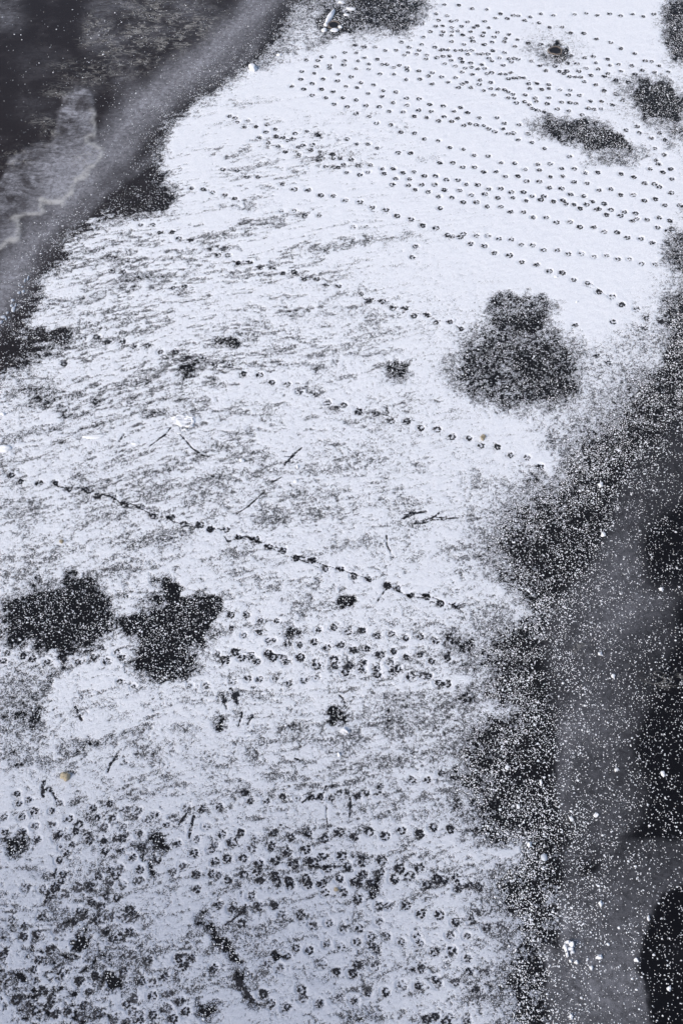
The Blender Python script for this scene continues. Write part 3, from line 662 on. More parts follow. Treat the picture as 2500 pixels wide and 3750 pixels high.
ln('scratch', 'shorter dark scratch left of the tall tapering one', 'scratch', sg, .014, [('M', 1148, 730), ('M', 1170, 695), ('M', 1192, 660)])
ln('scratch', 'dark hooked scratch rising right above the lower zigzag trails', 'scratch', sg, .012, [('N', 625, 570), ('N', 640, 550), ('N', 670, 530), ('N', 688, 488)])
ln('scratch', 'dark scratch below the dark print, left of the hooked scratch', 'scratch', sg, .011, [('N', 535, 590), ('N', 565, 568), ('N', 600, 545)])
ln('scratch', 'upright thin scratch under the hooked scratches, broken near its foot', 'scratch', sg, .009, [('N', 840, 565), ('N', 838, 630), ('N', 836, 690)])
ln('scratch', 'crooked thin scratch above the white crescent snow lump', 'scratch', sg, .011, [('K', 770, 1040), ('K', 795, 1065), ('K', 810, 1125)])
ln('scratch', 'slim upright scratch with a crooked tail right of centre', 'scratch', sg, .011, [('K', 1070, 20), ('K', 1072, 80), ('K', 1088, 110), ('K', 1102, 138)])
ln('scratch', 'short scratch crossing the straw tuft trail near its middle', 'scratch', sg, .010, [('H', 1072, 345), ('H', 1082, 372)])
ln('scratch', 'dotted scratch rising right towards the two snow lumps', 'scratch', sg, .007, [('H', 115, 1018), ('H', 190, 968), ('H', 250, 915), ('H', 298, 870)])
ln('scratch', 'dark crooked scratch under the two small snow lumps', 'scratch', sg, .010, [('H', 340, 815), ('H', 375, 797), ('H', 405, 780)])
ln('scratch', 'fringe scratch left below the round snow heap', 'scratch', sg, .010, [('G', 955, 585), ('G', 1000, 550), ('G', 1050, 515), ('G', 1090, 468)])
ln('scratch', 'fringe scratch running down right from the round snow heap', 'scratch', sg, .008, [('G', 1140, 500), ('G', 1180, 540), ('G', 1225, 595), ('G', 1290, 640), ('G', 1350, 655)])
ln('scratch', 'dark angular scratch beneath the thaw streaks, lower middle', 'scratch', sg, .012, [('N', 490, 312), ('N', 520, 322)])
ln('scratch', 'thin scratch running down to the crowded bottom left prints', 'scratch', sg, .012, [('P', 345, 120), ('P', 360, 60)])
ln('scratch', 'black end stroke of the broad dragged furrow at the bottom', 'scratch', sg, .017, [('Q', 105, 735), ('Q', 130, 790), ('Q', 200, 870), ('Q', 235, 915)])
ln('scratch', 'thin dashed scratch rising right beside the broad furrow', 'scratch', sg, .009, [('Q', 40, 415), ('Q', 100, 375), ('Q', 150, 330), ('Q', 175, 285)])
ln('scratch', 'dark tail stroke hanging from the largest print of the diagonal trail', 'scratch', sg, .010, [('K', 1010, 445), ('K', 1040, 400), ('K', 1075, 350)])
dg = 'claw drag lines between paw prints'
ln('claw_drag_line', 'thin drag line along the left stretch of the claw-dragged diagonal trail', 'drag line', dg, .007, [('G', 245, 825), ('G', 270, 805), ('G', 350, 825), ('G', 380, 848), ('G', 520, 850), ('G', 560, 880), ('G', 640, 890), ('G', 720, 905), ('G', 770, 945), ('G', 850, 955), ('G', 905, 985), ('G', 960, 1015), ('G', 1050, 1025), ('G', 1100, 1060), ('G', 1150, 1078)])
ln('claw_drag_line', 'thin drag line right of the round crossing, claw-dragged diagonal trail', 'drag line', dg, .008, [('G', 1190, 1090), ('G', 1300, 1110), ('G', 1400, 1110), ('K', 60, 60), ('K', 130, 35), ('K', 180, 25), ('K', 260, 62), ('K', 320, 85), ('K', 400, 105), ('K', 430, 130)])
ln('claw_drag_line', 'lower drag line along the middle of the diagonal trail', 'drag line', dg, .008, [('K', 190, 40), ('K', 310, 92), ('K', 420, 140), ('K', 490, 165), ('K', 590, 205), ('K', 660, 235)])
ln('claw_drag_line', 'upper drag line along the middle of the diagonal trail', 'drag line', dg, .008, [('K', 490, 150), ('K', 590, 175), ('K', 680, 212), ('K', 770, 235), ('K', 850, 262), ('K', 940, 292), ('K', 1010, 345)])
ln('claw_drag_line', 'drag line along the right end of the diagonal trail', 'drag line', dg, .009, [('K', 1140, 365), ('K', 1190, 400), ('K', 1250, 390), ('K', 1320, 400), ('K', 1400, 430), ('K', 1500, 468), ('K', 1560, 515)])
ln('claw_drag_line', 'lower drag line near the right end of the diagonal trail', 'drag line', dg, .007, [('K', 1100, 345), ('K', 1150, 385), ('K', 1215, 408), ('K', 1330, 425), ('K', 1390, 460)])
ln('claw_drag_line', 'zigzag drag line at the start of the double patch trail', 'drag line', dg, .007, [('E', 45, 505), ('E', 120, 550), ('E', 145, 527), ('E', 205, 545), ('E', 260, 580), ('E', 290, 567), ('E', 345, 580), ('E', 400, 605)])
ln('claw_drag_line', 'zigzag drag line in the middle of the double patch trail', 'drag line', dg, .007, [('E', 480, 610), ('E', 540, 645), ('E', 580, 637), ('E', 640, 665), ('E', 690, 692), ('E', 740, 685), ('E', 770, 700)])
ln('claw_drag_line', 'zigzag drag line towards the end of the double patch trail', 'drag line', dg, .007, [('E', 905, 745), ('E', 930, 780), ('E', 1000, 775), ('E', 1050, 815), ('E', 1120, 828), ('E', 1180, 835), ('E', 1240, 870), ('E', 1320, 870), ('E', 1390, 915), ('E', 1470, 920), ('E', 1540, 965)])
ln('claw_drag_line', 'short drag line under the sixth lone curving trail prints', 'drag line', dg, .006, [('F', 925, 688), ('F', 1000, 712)], True)
ln('claw_drag_line', 'fine drag loop beside the last lone curving trail prints', 'drag line', dg, .005, [('F', 985, 682), ('F', 1040, 725), ('F', 1110, 785)], True)
ln('claw_drag_line', 'fine drag line between crowded prints at the far top', 'drag line', dg, .006, [('C', 90, 185), ('C', 160, 220), ('C', 250, 275), ('C', 430, 335), ('C', 490, 380)], True)
ln('claw_drag_line', 'fine drag line falling right below the far top crowd', 'drag line', dg, .006, [('C', 380, 400), ('C', 460, 450), ('C', 540, 500), ('C', 640, 535), ('C', 790, 560)], True)
ln('claw_drag_line', 'fine straight drag line right of the far melt hole', 'drag line', dg, .006, [('C', 900, 468), ('C', 1060, 488), ('C', 1220, 520)], True)
ln('claw_drag_line', 'fine drag line right of the highest print row', 'drag line', dg, .006, [('C', 530, 128), ('C', 640, 158)])
ln('claw_drag_line', 'fine drag line joining upper right prints near the frame edge', 'drag line', dg, .006, [('C', 1100, 272), ('C', 1190, 310), ('C', 1260, 348)])
ln('claw_drag_line', 'fine drag line after the right prints near the frame edge', 'drag line', dg, .006, [('C', 1330, 392), ('C', 1400, 420), ('C', 1480, 460)])
ln('claw_drag_line', 'long fine drag line through the crowded rows below the twin thaw patches', 'drag line', dg, .006, [('F', 700, 68), ('F', 790, 78), ('F', 850, 112), ('F', 940, 132), ('F', 1000, 158)], True)
ln('claw_drag_line', 'drag line from the black patch into the crowded middle row', 'drag line', dg, .010, [('K', 0, 790), ('K', 45, 795), ('K', 100, 792)])
ln('claw_drag_line', 'second drag line across the crowded middle row', 'drag line', dg, .008, [('K', 160, 765), ('K', 225, 768)])
ln('claw_drag_line', 'third drag line across the crowded middle row', 'drag line', dg, .008, [('K', 330, 775), ('K', 410, 785)])
ln('claw_drag_line', 'long claw line falling right between upper zigzag prints', 'drag line', dg, .007, [('N', 350, 715), ('N', 430, 748), ('N', 530, 785), ('N', 620, 830), ('N', 735, 868)])
ln('claw_drag_line', 'broken claw line at the left of the zigzag trails', 'drag line', dg, .008, [('N', 485, 608), ('N', 540, 635), ('N', 600, 670)])
ln('claw_drag_line', 'level claw line left of the third zigzag trail dark print', 'drag line', dg, .008, [('N', 580, 995), ('N', 650, 1005), ('N', 740, 998), ('N', 810, 1003)])
ln('claw_drag_line', 'claw line right of the second zigzag trail prints', 'drag line', dg, .007, [('N', 850, 935), ('N', 920, 945), ('N', 980, 955)])
ln('claw_drag_line', 'thin vertical dotted line left of the hooked scratches end', 'drag line', dg, .007, [('N', 688, 610), ('N', 688, 680), ('N', 697, 745)])
ln('claw_drag_line', 'claw line trailing the straw tuft trail before its middle', 'drag line', dg, .008, [('H', 545, 260), ('H', 605, 275)])
ln('claw_drag_line', 'claw line beside the eighth straw tuft trail print', 'drag line', dg, .009, [('H', 725, 328), ('H', 790, 338)])
ln('claw_drag_line', 'claw line above the dark ninth straw tuft trail print', 'drag line', dg, .009, [('H', 860, 338), ('H', 912, 350)])
ln('claw_drag_line', 'claw line before the short scratch on the straw tuft trail', 'drag line', dg, .009, [('H', 1040, 378), ('H', 1095, 395)])


def dense(pts, st_m):
    g = [tuple(float(q_) for q_ in ground(*p)) for p in pts]
    r = []
    for (x0, y0), (x1, y1) in zip(g[:-1], g[1:]):
        n = max(2, int(math.hypot(x1 - x0, y1 - y0) / st_m))
        r += [(x0 + (x1 - x0) * k / n, y0 + (y1 - y0) * k / n) for k in range(n)]
    return r + [g[-1]]


for L_ in LINES:
    for (x, y) in dense(L_[5], .012):
        if L_[2] == 'scratch' or vn(np.array([x * 14.]), np.array([y * 14.]), 3)[0] > .40:
            press(x, y, max(.009, L_[4] * .8), .9 if L_[2] == 'scratch' else .6)

sat = np.tanh(np.clip(hh - .12, -1, 1.2) * 4)
SZ = (.0046 * sat + .0007 * (lump - .5) * 2 * sstep(0, .4, hh) + .0012 * sstep(.35, .75, hh)).astype(np.float32)
SZ = SZ + .002 * np.clip(cov - .6, 0, .5) * (lump + .4)
SZ = SZ + (.0016 * (1 - stk) + .003 * (fbm(SX, SY, .12, 6, 3) - .5)) * sstep(.6, 1., c0)
SZ = np.where(hh > -.02, np.maximum(SZ, .0004), SZ)
SZ = np.where(SZ > .0015, SZ * (1 - ZD) + .0015 * ZD, SZ)
keepv = hh > -.06
idx = np.arange(NR * NC).reshape(NR, NC)
kf = keepv[:-1, :-1] | keepv[:-1, 1:] | keepv[1:, 1:] | keepv[1:, :-1]
fc = np.stack([idx[:-1, :-1], idx[:-1, 1:], idx[1:, 1:], idx[1:, :-1]], -1)[kf]
used = np.zeros(NR * NC, bool); used[fc.ravel()] = True
remap = np.cumsum(used) - 1
co = np.stack([SX, SY, SZ + .0005], -1).reshape(-1, 3)[used]
me = mesh_np('snow', co, remap[fc], M_SNOW)
attr(me, 'thin', np.clip(shd * .8 + .35 * (1 - np.clip(c0, 0, 1)), 0, 1).ravel()[used])  # painted shade, plus true thinness where cover is sparse
thk = np.clip((hh + .04) / .72, 0, 1.2)
thk = thk - .22 * ZD ** 2 * (-.4 + 2. * fine)
attr(me, 'thick', thk.ravel()[used])
tag(link('snow', me), kind='structure')
del co, fc, kf

# ------------------------------------------------------------------ loose grains: far too many to count
def grains(name, n_try, dens_f, rlo, rhi, label, hgt=.75, gamma=2.2):
    y = rng.random(n_try) * 16.0 + .9
    hwid = 1.32 * (y * CP + H * SP) * TH
    x = (rng.random(n_try) * 2 - 1) * 6.0
    ok = np.abs(x) < hwid
    x, y = x[ok], y[ok]
    u, v = sheet(x, y)
    dmax = n_try / (16.0 * 12.0)
    clump = .35 + 1.3 * unif(fbm(x, y, .10, 3, 3))
    a = rng.random(x.size) < samp(dens_f, u, v) * clump / dmax
    x, y = x[a], y[a]
    n = x.size
    r = rlo + (rhi - rlo) * rng.random(n) ** gamma
    ns = 6
    an = np.arange(ns) / ns * 2 * np.pi
    ph = rng.random((n, 1)) * 6.28
    rr = r[:, None] * (.65 + .7 * rng.random((n, ns)))
    el = (.7 + .6 * rng.random((n, 1)))
    X0 = x[:, None] + rr * np.cos(an + ph) * el; Y0 = y[:, None] + rr * np.sin(an + ph)
    Z0 = np.zeros_like(X0)
    X1 = x[:, None] + .72 * rr * np.cos(an + ph) * el; Y1 = y[:, None] + .72 * rr * np.sin(an + ph)
    Z1 = np.repeat(r[:, None] * hgt * .7, ns, 1) * (.7 + .6 * rng.random((n, ns)))
    T = np.stack([x + r * .2 * rng.standard_normal(n), y, r * hgt], -1)[:, None, :]
    V = np.concatenate([np.stack([X0, Y0, Z0], -1), np.stack([X1, Y1, Z1], -1), T], 1)
    b = (np.arange(n) * (2 * ns + 1))[:, None]
    k = np.arange(ns); k2 = (k + 1) % ns
    F = []
    for s_ in range(ns):
        F.append(np.concatenate([b + k[s_], b + k2[s_], b + ns + k2[s_]], 1))
        F.append(np.concatenate([b + k[s_], b + ns + k2[s_], b + ns + k[s_]], 1))
        F.append(np.concatenate([b + ns + k[s_], b + ns + k2[s_], b + 2 * ns], 1))
    F = np.concatenate(F, 0)
    me = mesh_np(name, V.reshape(-1, 3), F, M_CLUMP)
    o = tag(link(name, me), label, 'snow grains', None, 'stuff')
    print(name, n)
    return o


grains('snow_grains', 2200000, DS, .0018, .0052, 'fine white snow grains dusted over the dark ice')
grains('snow_crumbs', 240000, DBg, .0036, .0094, 'larger white snow crumbs strewn over the dark ice', gamma=3.2)

# ------------------------------------------------------------------ paw print shapes
CELL = .0034


def plate(mask_f, half, part_f=None, th=.002):
    n = int(half * 2 / CELL)
    g = (np.arange(n) + .5) * CELL - half
    gx, gy = np.meshgrid(g, g)
    return gx, gy, mask_f(gx, gy)


def cells_mesh(name, gx, gy, m, mat, z=.0046, th=.0022):
    """thin plate made of the chosen cells, corners jittered, with side walls"""
    ys, xs = np.nonzero(m)
    if len(ys) == 0: return None
    V = {}; co = []; F = []
    h = CELL / 2

    def vert(i, j, top):
        k = (i, j, top)
        if k not in V:
            rj = random.Random(i * 7919 + j * 104729)
            jx, jy = (rj.random() - .5) * CELL * .7, (rj.random() - .5) * CELL * .7
            V[k] = len(co)
            co.append((gx[0, 0] - h + j * CELL + jx, gy[0, 0] - h + i * CELL + jy, z if top else z - th))
        return V[k]
    S = set(zip(ys.tolist(), xs.tolist()))
    for i, j in S:
        F.append((vert(i, j, 1), vert(i, j + 1, 1), vert(i + 1, j + 1, 1), vert(i + 1, j, 1)))
        for (di, dj, a, b) in ((-1, 0, (i, j), (i, j + 1)), (1, 0, (i + 1, j + 1), (i + 1, j)), (0, -1, (i + 1, j), (i, j)), (0, 1, (i, j + 1), (i + 1, j + 1))):
            if (i + di, j + dj) not in S:
                F.append((vert(*b, 1), vert(*a, 1), vert(*a, 0), vert(*b, 0)))
    return mesh_np(name, np.array(co), np.array(F), mat, False)


VAR = []


def make_variant(k, mat):
    """x = walking direction; heel pad behind, four toes ahead, ragged"""
    r = random.Random(100 + k)
    E = [(-.012 + r.uniform(-.003, .003), r.uniform(-.003, .003), .0105, .0155)]
    for a, rad in ((-68, .024), (-24, .027), (22, .027), (66, .024)):
        a = math.radians(a + r.uniform(-8, 8)); rad += r.uniform(-.002, .003)
        E.append((rad * math.cos(a), rad * math.sin(a), .0088 * r.uniform(.75, 1.2), .0066 * r.uniform(.8, 1.2)))
    half = .04
    n = int(half * 2 / CELL); g = (np.arange(n) + .5) * CELL - half
    gx, gy = np.meshgrid(g, g)
    vals = []
    for (ex, ey, ra, rb) in E:
        vals.append(1 - np.sqrt(((gx - ex) / ra) ** 2 + ((gy - ey) / rb) ** 2))
    vals = np.array(vals)
    nz = .55 * fbm(gx + k * 3.1, gy + k * 1.7, .011, k, 2) + .45 * fbm(gx + k * 1.3, gy + k * 2.7, .0052, k + 3, 2)
    f = vals.max(0) + (nz - r.uniform(.43, .53) - (.07 if mat.name == 'faint_bared_ice' else 0)) * r.uniform(3.4, 5.0) + (g[None, :] * 0)
    who = vals.argmax(0)
    parts = []
    for e in range(5):
        m = (f > 0) & (who == e)
        parts.append(cells_mesh(('heel_pad' if e == 0 else 'toe') + '_mark', gx, gy, m, mat))
    whole = cells_mesh('paw_print', gx, gy, f > 0, mat)
    return parts, whole


NV = 12
VARS = {False: [make_variant(k, M_BARE) for k in range(NV)], True: [make_variant(k + 20, M_FAINT) for k in range(NV)]}
ORD = ('first second third fourth fifth sixth seventh eighth ninth tenth eleventh twelfth thirteenth fourteenth fifteenth sixteenth seventeenth '
       'eighteenth nineteenth twentieth').split()


def ordinal(i, n):
    if i < 20: return ORD[i]
    tens = {2: 'twenty', 3: 'thirty', 4: 'forty'}[(i + 1) // 10]
    return tens + '-' + ORD[i % 10] if (i + 1) % 10 else {3: 'thirtieth', 4: 'fortieth'}[(i + 1) // 10]


for p in PR:
    p['app'] = p['s'] * (H / (p['y'] * CP + H * SP)) * (0 if p['t'] == 'far' else 1) * (.8 if p['f'] else 1)
inframe = [p for p in PR if -20 < p['p'][0] < 2520]
near = sorted([p for p in inframe if p['t'] != 'far'], key=lambda p: -p['app'])[:315]
nearset = set(id(p) for p in near)
PLACE = {'loose prints beside the lower middle black patch': 'the loose ones right of the twin black patches',
         'loose print around the two black patches': 'the loose ones round the twin black patches',
         'dark paw print scattered along the bottom edge': 'the bottom edge scatter',
         'small paw print near the lower ragged snow edge': 'those by the lower ragged snow edge',
         'dark paw print in the crowd below the straw clump': 'the crowd below the straw clump',
         'paw print above the crossing claw scratches': 'the ones around the hooked scratch',
         'dark paw print in the lower left crowd': 'the lower left corner crowd'}
for t_, place in PLACE.items():
    L_ = sorted([p for p in near if p['t'] == t_], key=lambda p: p['p'][1])
    if len(L_) <= 13: rows_ = [L_]
    else:
        k_ = math.ceil(len(L_) / 12); rows_ = [L_[i * len(L_) // k_:(i + 1) * len(L_) // k_] for i in range(k_)]
    for ri, row in enumerate(rows_):
        for ci, p in enumerate(sorted(row, key=lambda p: p['p'][0])):
            p['lab'] = '%s paw print from left, %sin %s' % (ordinal(ci, 0), '%s row down ' % ordinal(ri, 0) if len(rows_) > 1 else '', place)
print('prints', len(PR), 'individual', len(near), 'candidates', len([p for p in PR if p['t'] != 'far']))
fc_, cc_ = [], []
off = 0
for p in PR:
    vk = random.randrange(NV)
    if p['t'] != 'far' and random.random() < (.10 if p['o'] else .3): p['f2'] = True
    s = p['s'] * random.uniform(.80, 1.12) * (.88 if not p['o'] and p['t'] != 'far' else 1.) * (1.0 if p['t'] == 'far' else 1.)
    parts, whole = VARS[p['f'] or p.get('f2', False)][vk]
    if id(p) in nearset:
        clean = p['o'] and not p['f']
        if p['o']:
            lab = '%s %spaw print from the left in %s' % (ordinal(p['i'], p['n']), 'faint ' if p['f'] and 'faint' not in p['t'] else '', p['t'])
        else:
            lab = p['lab']
        if clean and p['y'] < 9.5:
            root = link('paw_print', None, loc=(p['x'], p['y'], 0), rz=p['h'], s=(s, s, 1))
            root.empty_display_size = .03
            for e, pm in enumerate(parts):
                if pm: link('heel_pad' if e == 0 else 'toe', pm, root)
        else:
            root = link('paw_print', whole, loc=(p['x'], p['y'], 0), rz=p['h'], s=(s, s, 1))
        tag(root, lab, 'paw print', p['g'])
    else:
        n = len(whole.vertices); c_ = np.zeros(n * 3, np.float32); whole.vertices.foreach_get('co', c_); c_ = c_.reshape(-1, 3)
        f_ = np.zeros(len(whole.loops), np.int32); whole.loops.foreach_get('vertex_index', f_)
        ch, shh = math.cos(p['h']), math.sin(p['h'])
        cc_.append(np.stack([p['x'] + s * (c_[:, 0] * ch - c_[:, 1] * shh), p['y'] + s * (c_[:, 0] * shh + c_[:, 1] * ch), c_[:, 2]], -1))
        fc_.append(f_.reshape(-1, 4) + off); off += n
me = mesh_np('distant_paw_prints', np.concatenate(cc_), np.concatenate(fc_), M_BARE, False)
tag(link('distant_paw_prints', me), 'countless small dark paw prints criss-crossing the far upper snow', 'paw prints', None, 'stuff')

# ------------------------------------------------------------------ scratches and drag lines
for (name, lab, cat, grp, wdt, pts, faint) in LINES:
    D = dense(pts, CELL * .8)
    D = np.array(D)
    x0, y0 = D.min(0) - .03; x1, y1 = D.max(0) + .03
    nx, ny = int((x1 - x0) / CELL) + 1, int((y1 - y0) / CELL) + 1
    gx, gy = np.meshgrid(x0 + (np.arange(nx) + .5) * CELL, y0 + (np.arange(ny) + .5) * CELL)
    f = np.full(gx.shape, -9., np.float32)
    for k, (x, y) in enumerate(D):
        t = k / len(D)
        wd_ = wdt * (.45 + .55 * math.sin(math.pi * min(1, max(0, t * .9 + .08)))) * (.6 + .8 * float(vn(np.array([k * .12]), np.array([wdt * 900]), 2)[0]))
        j0 = max(0, int((y - y0 - .04) / CELL)); j1 = int((y - y0 + .04) / CELL); i0 = max(0, int((x - x0 - .04) / CELL)); i1 = int((x - x0 + .04) / CELL)
        sub = 1 - np.hypot(gx[j0:j1, i0:i1] - x, gy[j0:j1, i0:i1] - y) / wd_
        f[j0:j1, i0:i1] = np.maximum(f[j0:j1, i0:i1], sub)
    nz = fbm(gx, gy, .020, 3, 3) * .6 + fbm(gx, gy, .008, 5, 2) * .4
    m = f + (nz - (.50 if cat == 'drag line' else .50)) * 8 + rng.random(f.shape) * 1.2 - (.75 if cat == 'drag line' else .75) > 0
    m &= f > -.9
    me = cells_mesh(name, gx, gy, m, M_FAINT if faint else M_BARE)
    if me is None: continue
    cx, cy = D.mean(0)
    me.transform(__import__('mathutils').Matrix.Translation((-cx, -cy, 0)))
    tag(link(name, me, loc=(cx, cy, 0)), lab, cat, grp)


# ------------------------------------------------------------------ lumps
def lump_mesh(name, mat, seed, rx_, ry_, rz_, rough=.3, sub=3, flat=True, arc=None):
    import bmesh
    bm = bmesh.new()
    bmesh.ops.create_icosphere(bm, subdivisions=sub, radius=1)
    r = random.Random(seed); ox, oy = r.random() * 50, r.random() * 50
    for v in bm.verts:
        n = float(vn(np.array([v.co.x * 1.6 + ox + v.co.z]), np.array([v.co.y * 1.6 + oy]), seed)[0]) + .5 * float(vn(np.array([v.co.x * 4 + ox]), np.array([v.co.y * 4 + v.co.z * 3 + oy]), seed + 1)[0])
        v.co *= 1 + rough * (n - .75) * 2
        v.co.x *= rx_; v.co.y *= ry_; v.co.z *= rz_
        if arc: v.co.y += arc * (v.co.x / rx_) ** 2
        if flat and v.co.z < 0: v.co.z *= .25
    me = bpy.data.meshes.new(name); bm.to_mesh(me); bm.free()
    me.materials.append(mat)
    me.polygons.foreach_set('use_smooth', [True] * len(me.polygons))
    return me


def lump(name, r, x, y, w_, d_, h_, mat, lab, cat, grp=None, rz=0, seed=None, rough=.3, arc=None):
    u, v = px(r, x, y); X, Y = [float(q_) for q_ in ground(u, v)]
    mpp = (Y * CP + H * SP) * TH / 1250 * K       # metres per survey unit
    me = lump_mesh(name, mat, seed or int(x + y), w_ * mpp / 2, d_ * mpp / 2 * 1.2, h_, rough, arc=arc)
    return tag(link(name, me, loc=(X, Y, .004), rz=rz), lab, cat, grp)


sl_g = 'lumps of snow lying on the ice'
lump('snow_lump', 'B', 712, 105, 38, 150, .022, M_CLUMP, 'long upright sliver of snow standing by the far left melt hole', 'snow lump', sl_g, rz=-.28)
lump('snow_lump', 'B', 684, 158, 28, 40, .018, M_CLUMP, 'small snow lump at the foot of the long sliver', 'snow lump', sl_g)
lump('snow_lump', 'B', 673, 196, 36, 34, .02, M_CLUMP, 'square snow lump left below the far left melt hole', 'snow lump', sl_g)
lump('snow_lump', 'B', 742, 196, 60, 30, .016, M_CLUMP, 'broad flat snow lump directly below the far left melt hole', 'snow lump', sl_g)
lump('snow_lump', 'B', 815, 97, 44, 18, .014, M_CLUMP, 'flat oval snow lump right of the long sliver', 'snow lump', sl_g)
lump('snow_lump', 'B', 845, 60, 56, 26, .016, M_CLUMP, 'wide snow lump on the dark patch at the top', 'snow lump', sl_g)
lump('snow_lump', 'B', 785, 18, 46, 22, .014, M_CLUMP, 'snow lump close to the top edge of the dark patch', 'snow lump', sl_g)
lump('snow_lump', 'B', 775, 175, 26, 28, .014, M_CLUMP, 'small round snow lump right of the far left melt hole', 'snow lump', sl_g)
lump('snow_lump', 'B', 218, 442, 50, 62, .04, M_CLUMP, 'knobbly pale snow lump alone on the dark ice bank', 'snow lump', sl_g, rough=.5)
lump('snow_lump', 'B', 384, 353, 30, 20, .02, M_CLUMP, 'small pale snow lump up the bank from the knobbly one', 'snow lump', sl_g)
lump('snow_lump', 'N', 803, 130, 52, 26, .03, M_CLUMP, 'white crescent snow lump under the crooked scratch', 'snow lump', sl_g, arc=-.02)
lump('snow_lump', 'N', 768, 288, 22, 30, .018, M_CLUMP, 'small bright snow lump below the white crescent', 'snow lump', sl_g)
lump('snow_lump', 'H', 148, 675, 34, 18, .018, M_CLUMP, 'small bright snow lump left of the slanting scuff', 'snow lump', sl_g)
lump('snow_lump', 'H', 505, 715, 20, 26, .02, M_CLUMP, 'small bright snow lump at the foot of the slanting scuff', 'snow lump', sl_g)
lump('snow_lump', 'H', 495, 808, 30, 26, .014, M_CLUMP, 'soft snow lump below the slanting scuff', 'snow lump', sl_g)
lump('snow_lump', 'G', 870, 568, 60, 26, .016, M_CLUMP, 'soft long snow lump left of the fringe scratch', 'snow lump', sl_g)
lump('snow_lump', 'G', 20, 380, 34, 22, .018, M_CLUMP, 'pale snow lump against the left frame edge', 'snow lump', sl_g)
lump('snow_lump', 'G', 30, 600, 80, 44, .02, M_CLUMP, 'wide soft snow lump at the left frame edge', 'snow lump', sl_g)
lump('snow_lump', 'G', 600, 525, 130, 28, .016, M_CLUMP, 'long soft snow ridge left of the upright dash', 'snow ridge', sl_g, rz=.1)
lump('snow_lump', 'F', 755, 636, 26, 14, .014, M_CLUMP, 'tiny bright snow lump right of the lone curving trail', 'snow lump', sl_g)
lump('snow_lump', 'F', 890, 798, 22, 16, .012, M_CLUMP, 'tiny bright snow lump on clean snow above the double dark patch', 'snow lump', sl_g)
for k, (r, x, y, a, b, lab) in enumerate([('O', 445, 370, 26, 24, 'snow crumb heap on the upper black ice of the right margin'), ('O', 515, 618, 24, 28, 'grey-white snow crumb heap on the black ice below centre right'),
                                          ('O', 1143, 383, 26, 20, 'snow crumb heap on the grey ice veil'), ('O', 1438, 412, 24, 28, 'snow crumb heap near the right frame edge'), ('O', 1012, 672, 30, 26, 'largest snow crumb heap on the grey veil'),
                                          ('O', 852, 697, 26, 24, 'snow crumb heap on the left edge of the grey veil'), ('O', 658, 466, 18, 30, 'upright snow crumb heap on the black ice'), ('O', 585, 865, 28, 26, 'snow crumb heap above the milky ice pebble'),
                                          ('L', 1425, 365, 26, 20, 'snow crumb heap by the upper right veil edge'), ('L', 1037, 772, 32, 20, 'oval snow crumb heap left on the veil'), ('L', 1120, 920, 22, 24, 'snow crumb heap at the middle of the veil'), ('L', 1058, 15, 24, 20, 'snow crumb heap on the topmost point of the veil'),
                                          ('R', 1040, 278, 28, 28, 'bright snow crumb heap in the lower grey veil'), ('R', 1030, 618, 44, 22, 'double snow crumb heap in the lower grey veil'), ('R', 852, 1000, 22, 24, 'beige tinged snow crumb heap near the bottom edge'), ('R', 1345, 372, 22, 26, 'snow crumb heap at the rim of the black water'),
                                          ('R', 1472, 822, 24, 32, 'snow crumb heap on the black water ice'), ('R', 982, 692, 26, 22, 'snow crumb heap right below the white rosette'), ('R', 1268, 638, 24, 24, 'snow crumb heap left of the black water ice'), ('I', 1040, 830, 34, 26, 'snow crumb heap on the sparse right slope'), ('I', 1058, 1150, 28, 20, 'snow crumb heap lower on the sparse right slope')]):
    lump('snow_heap', r, x, y, a, b, .016, M_CLUMP, lab, 'snow heap', 'crumb heaps of snow on the dark right ice', seed=900 + k, rough=.5)
# the white rosette by the grey veil and the disturbed heap at the left: Empties with parts
def heap(name, r, x, y, bits, lab, cat):
    u, v = px(r, x, y); X, Y = [float(q_) for q_ in ground(u, v)]
    root = link(name, None, loc=(X, Y, 0)); root.empty_display_size = .1
    mpp = (Y * CP + H * SP) * TH / 1250 * K
    for k, (dx, dy, a, b, h_) in enumerate(bits):
        me = lump_mesh('clod', M_CLUMP, 500 + k + int(x), a * mpp / 2, b * mpp / 2 * 1.2, h_, .55)
        link('clod', me, root, loc=(dx * mpp, -dy * mpp * 1.2, .003))
    tag(root, lab, cat)
    return root


heap('snow_rosette', 'R', 845, 560, [(-28, 0, 22, 50, .02), (-10, -28, 36, 22, .024), (12, -14, 26, 34, .03), (2, 4, 30, 24, .018), (-22, 36, 18, 26, .016), (10, 24, 22, 16, .014), (-5, 70, 16, 14, .014), (30, 76, 22, 18, .016)],
     'white broken rosette of snow clods on the edge of the grey veil', 'snow clods')
heap('snow_mound', 'G', 1175, 425, [(-60, -22, 60, 18, .018), (-20, -34, 60, 16, .02), (30, -22, 60, 22, .02), (58, 6, 22, 50, .02), (34, 34, 44, 16, .018), (-10, 8, 110, 44, .012), (-20, 84, 34, 16, .018), (10, 60, 30, 14, .014)],
     'churned round snow mound with raised rim, left of centre', 'snow mound')
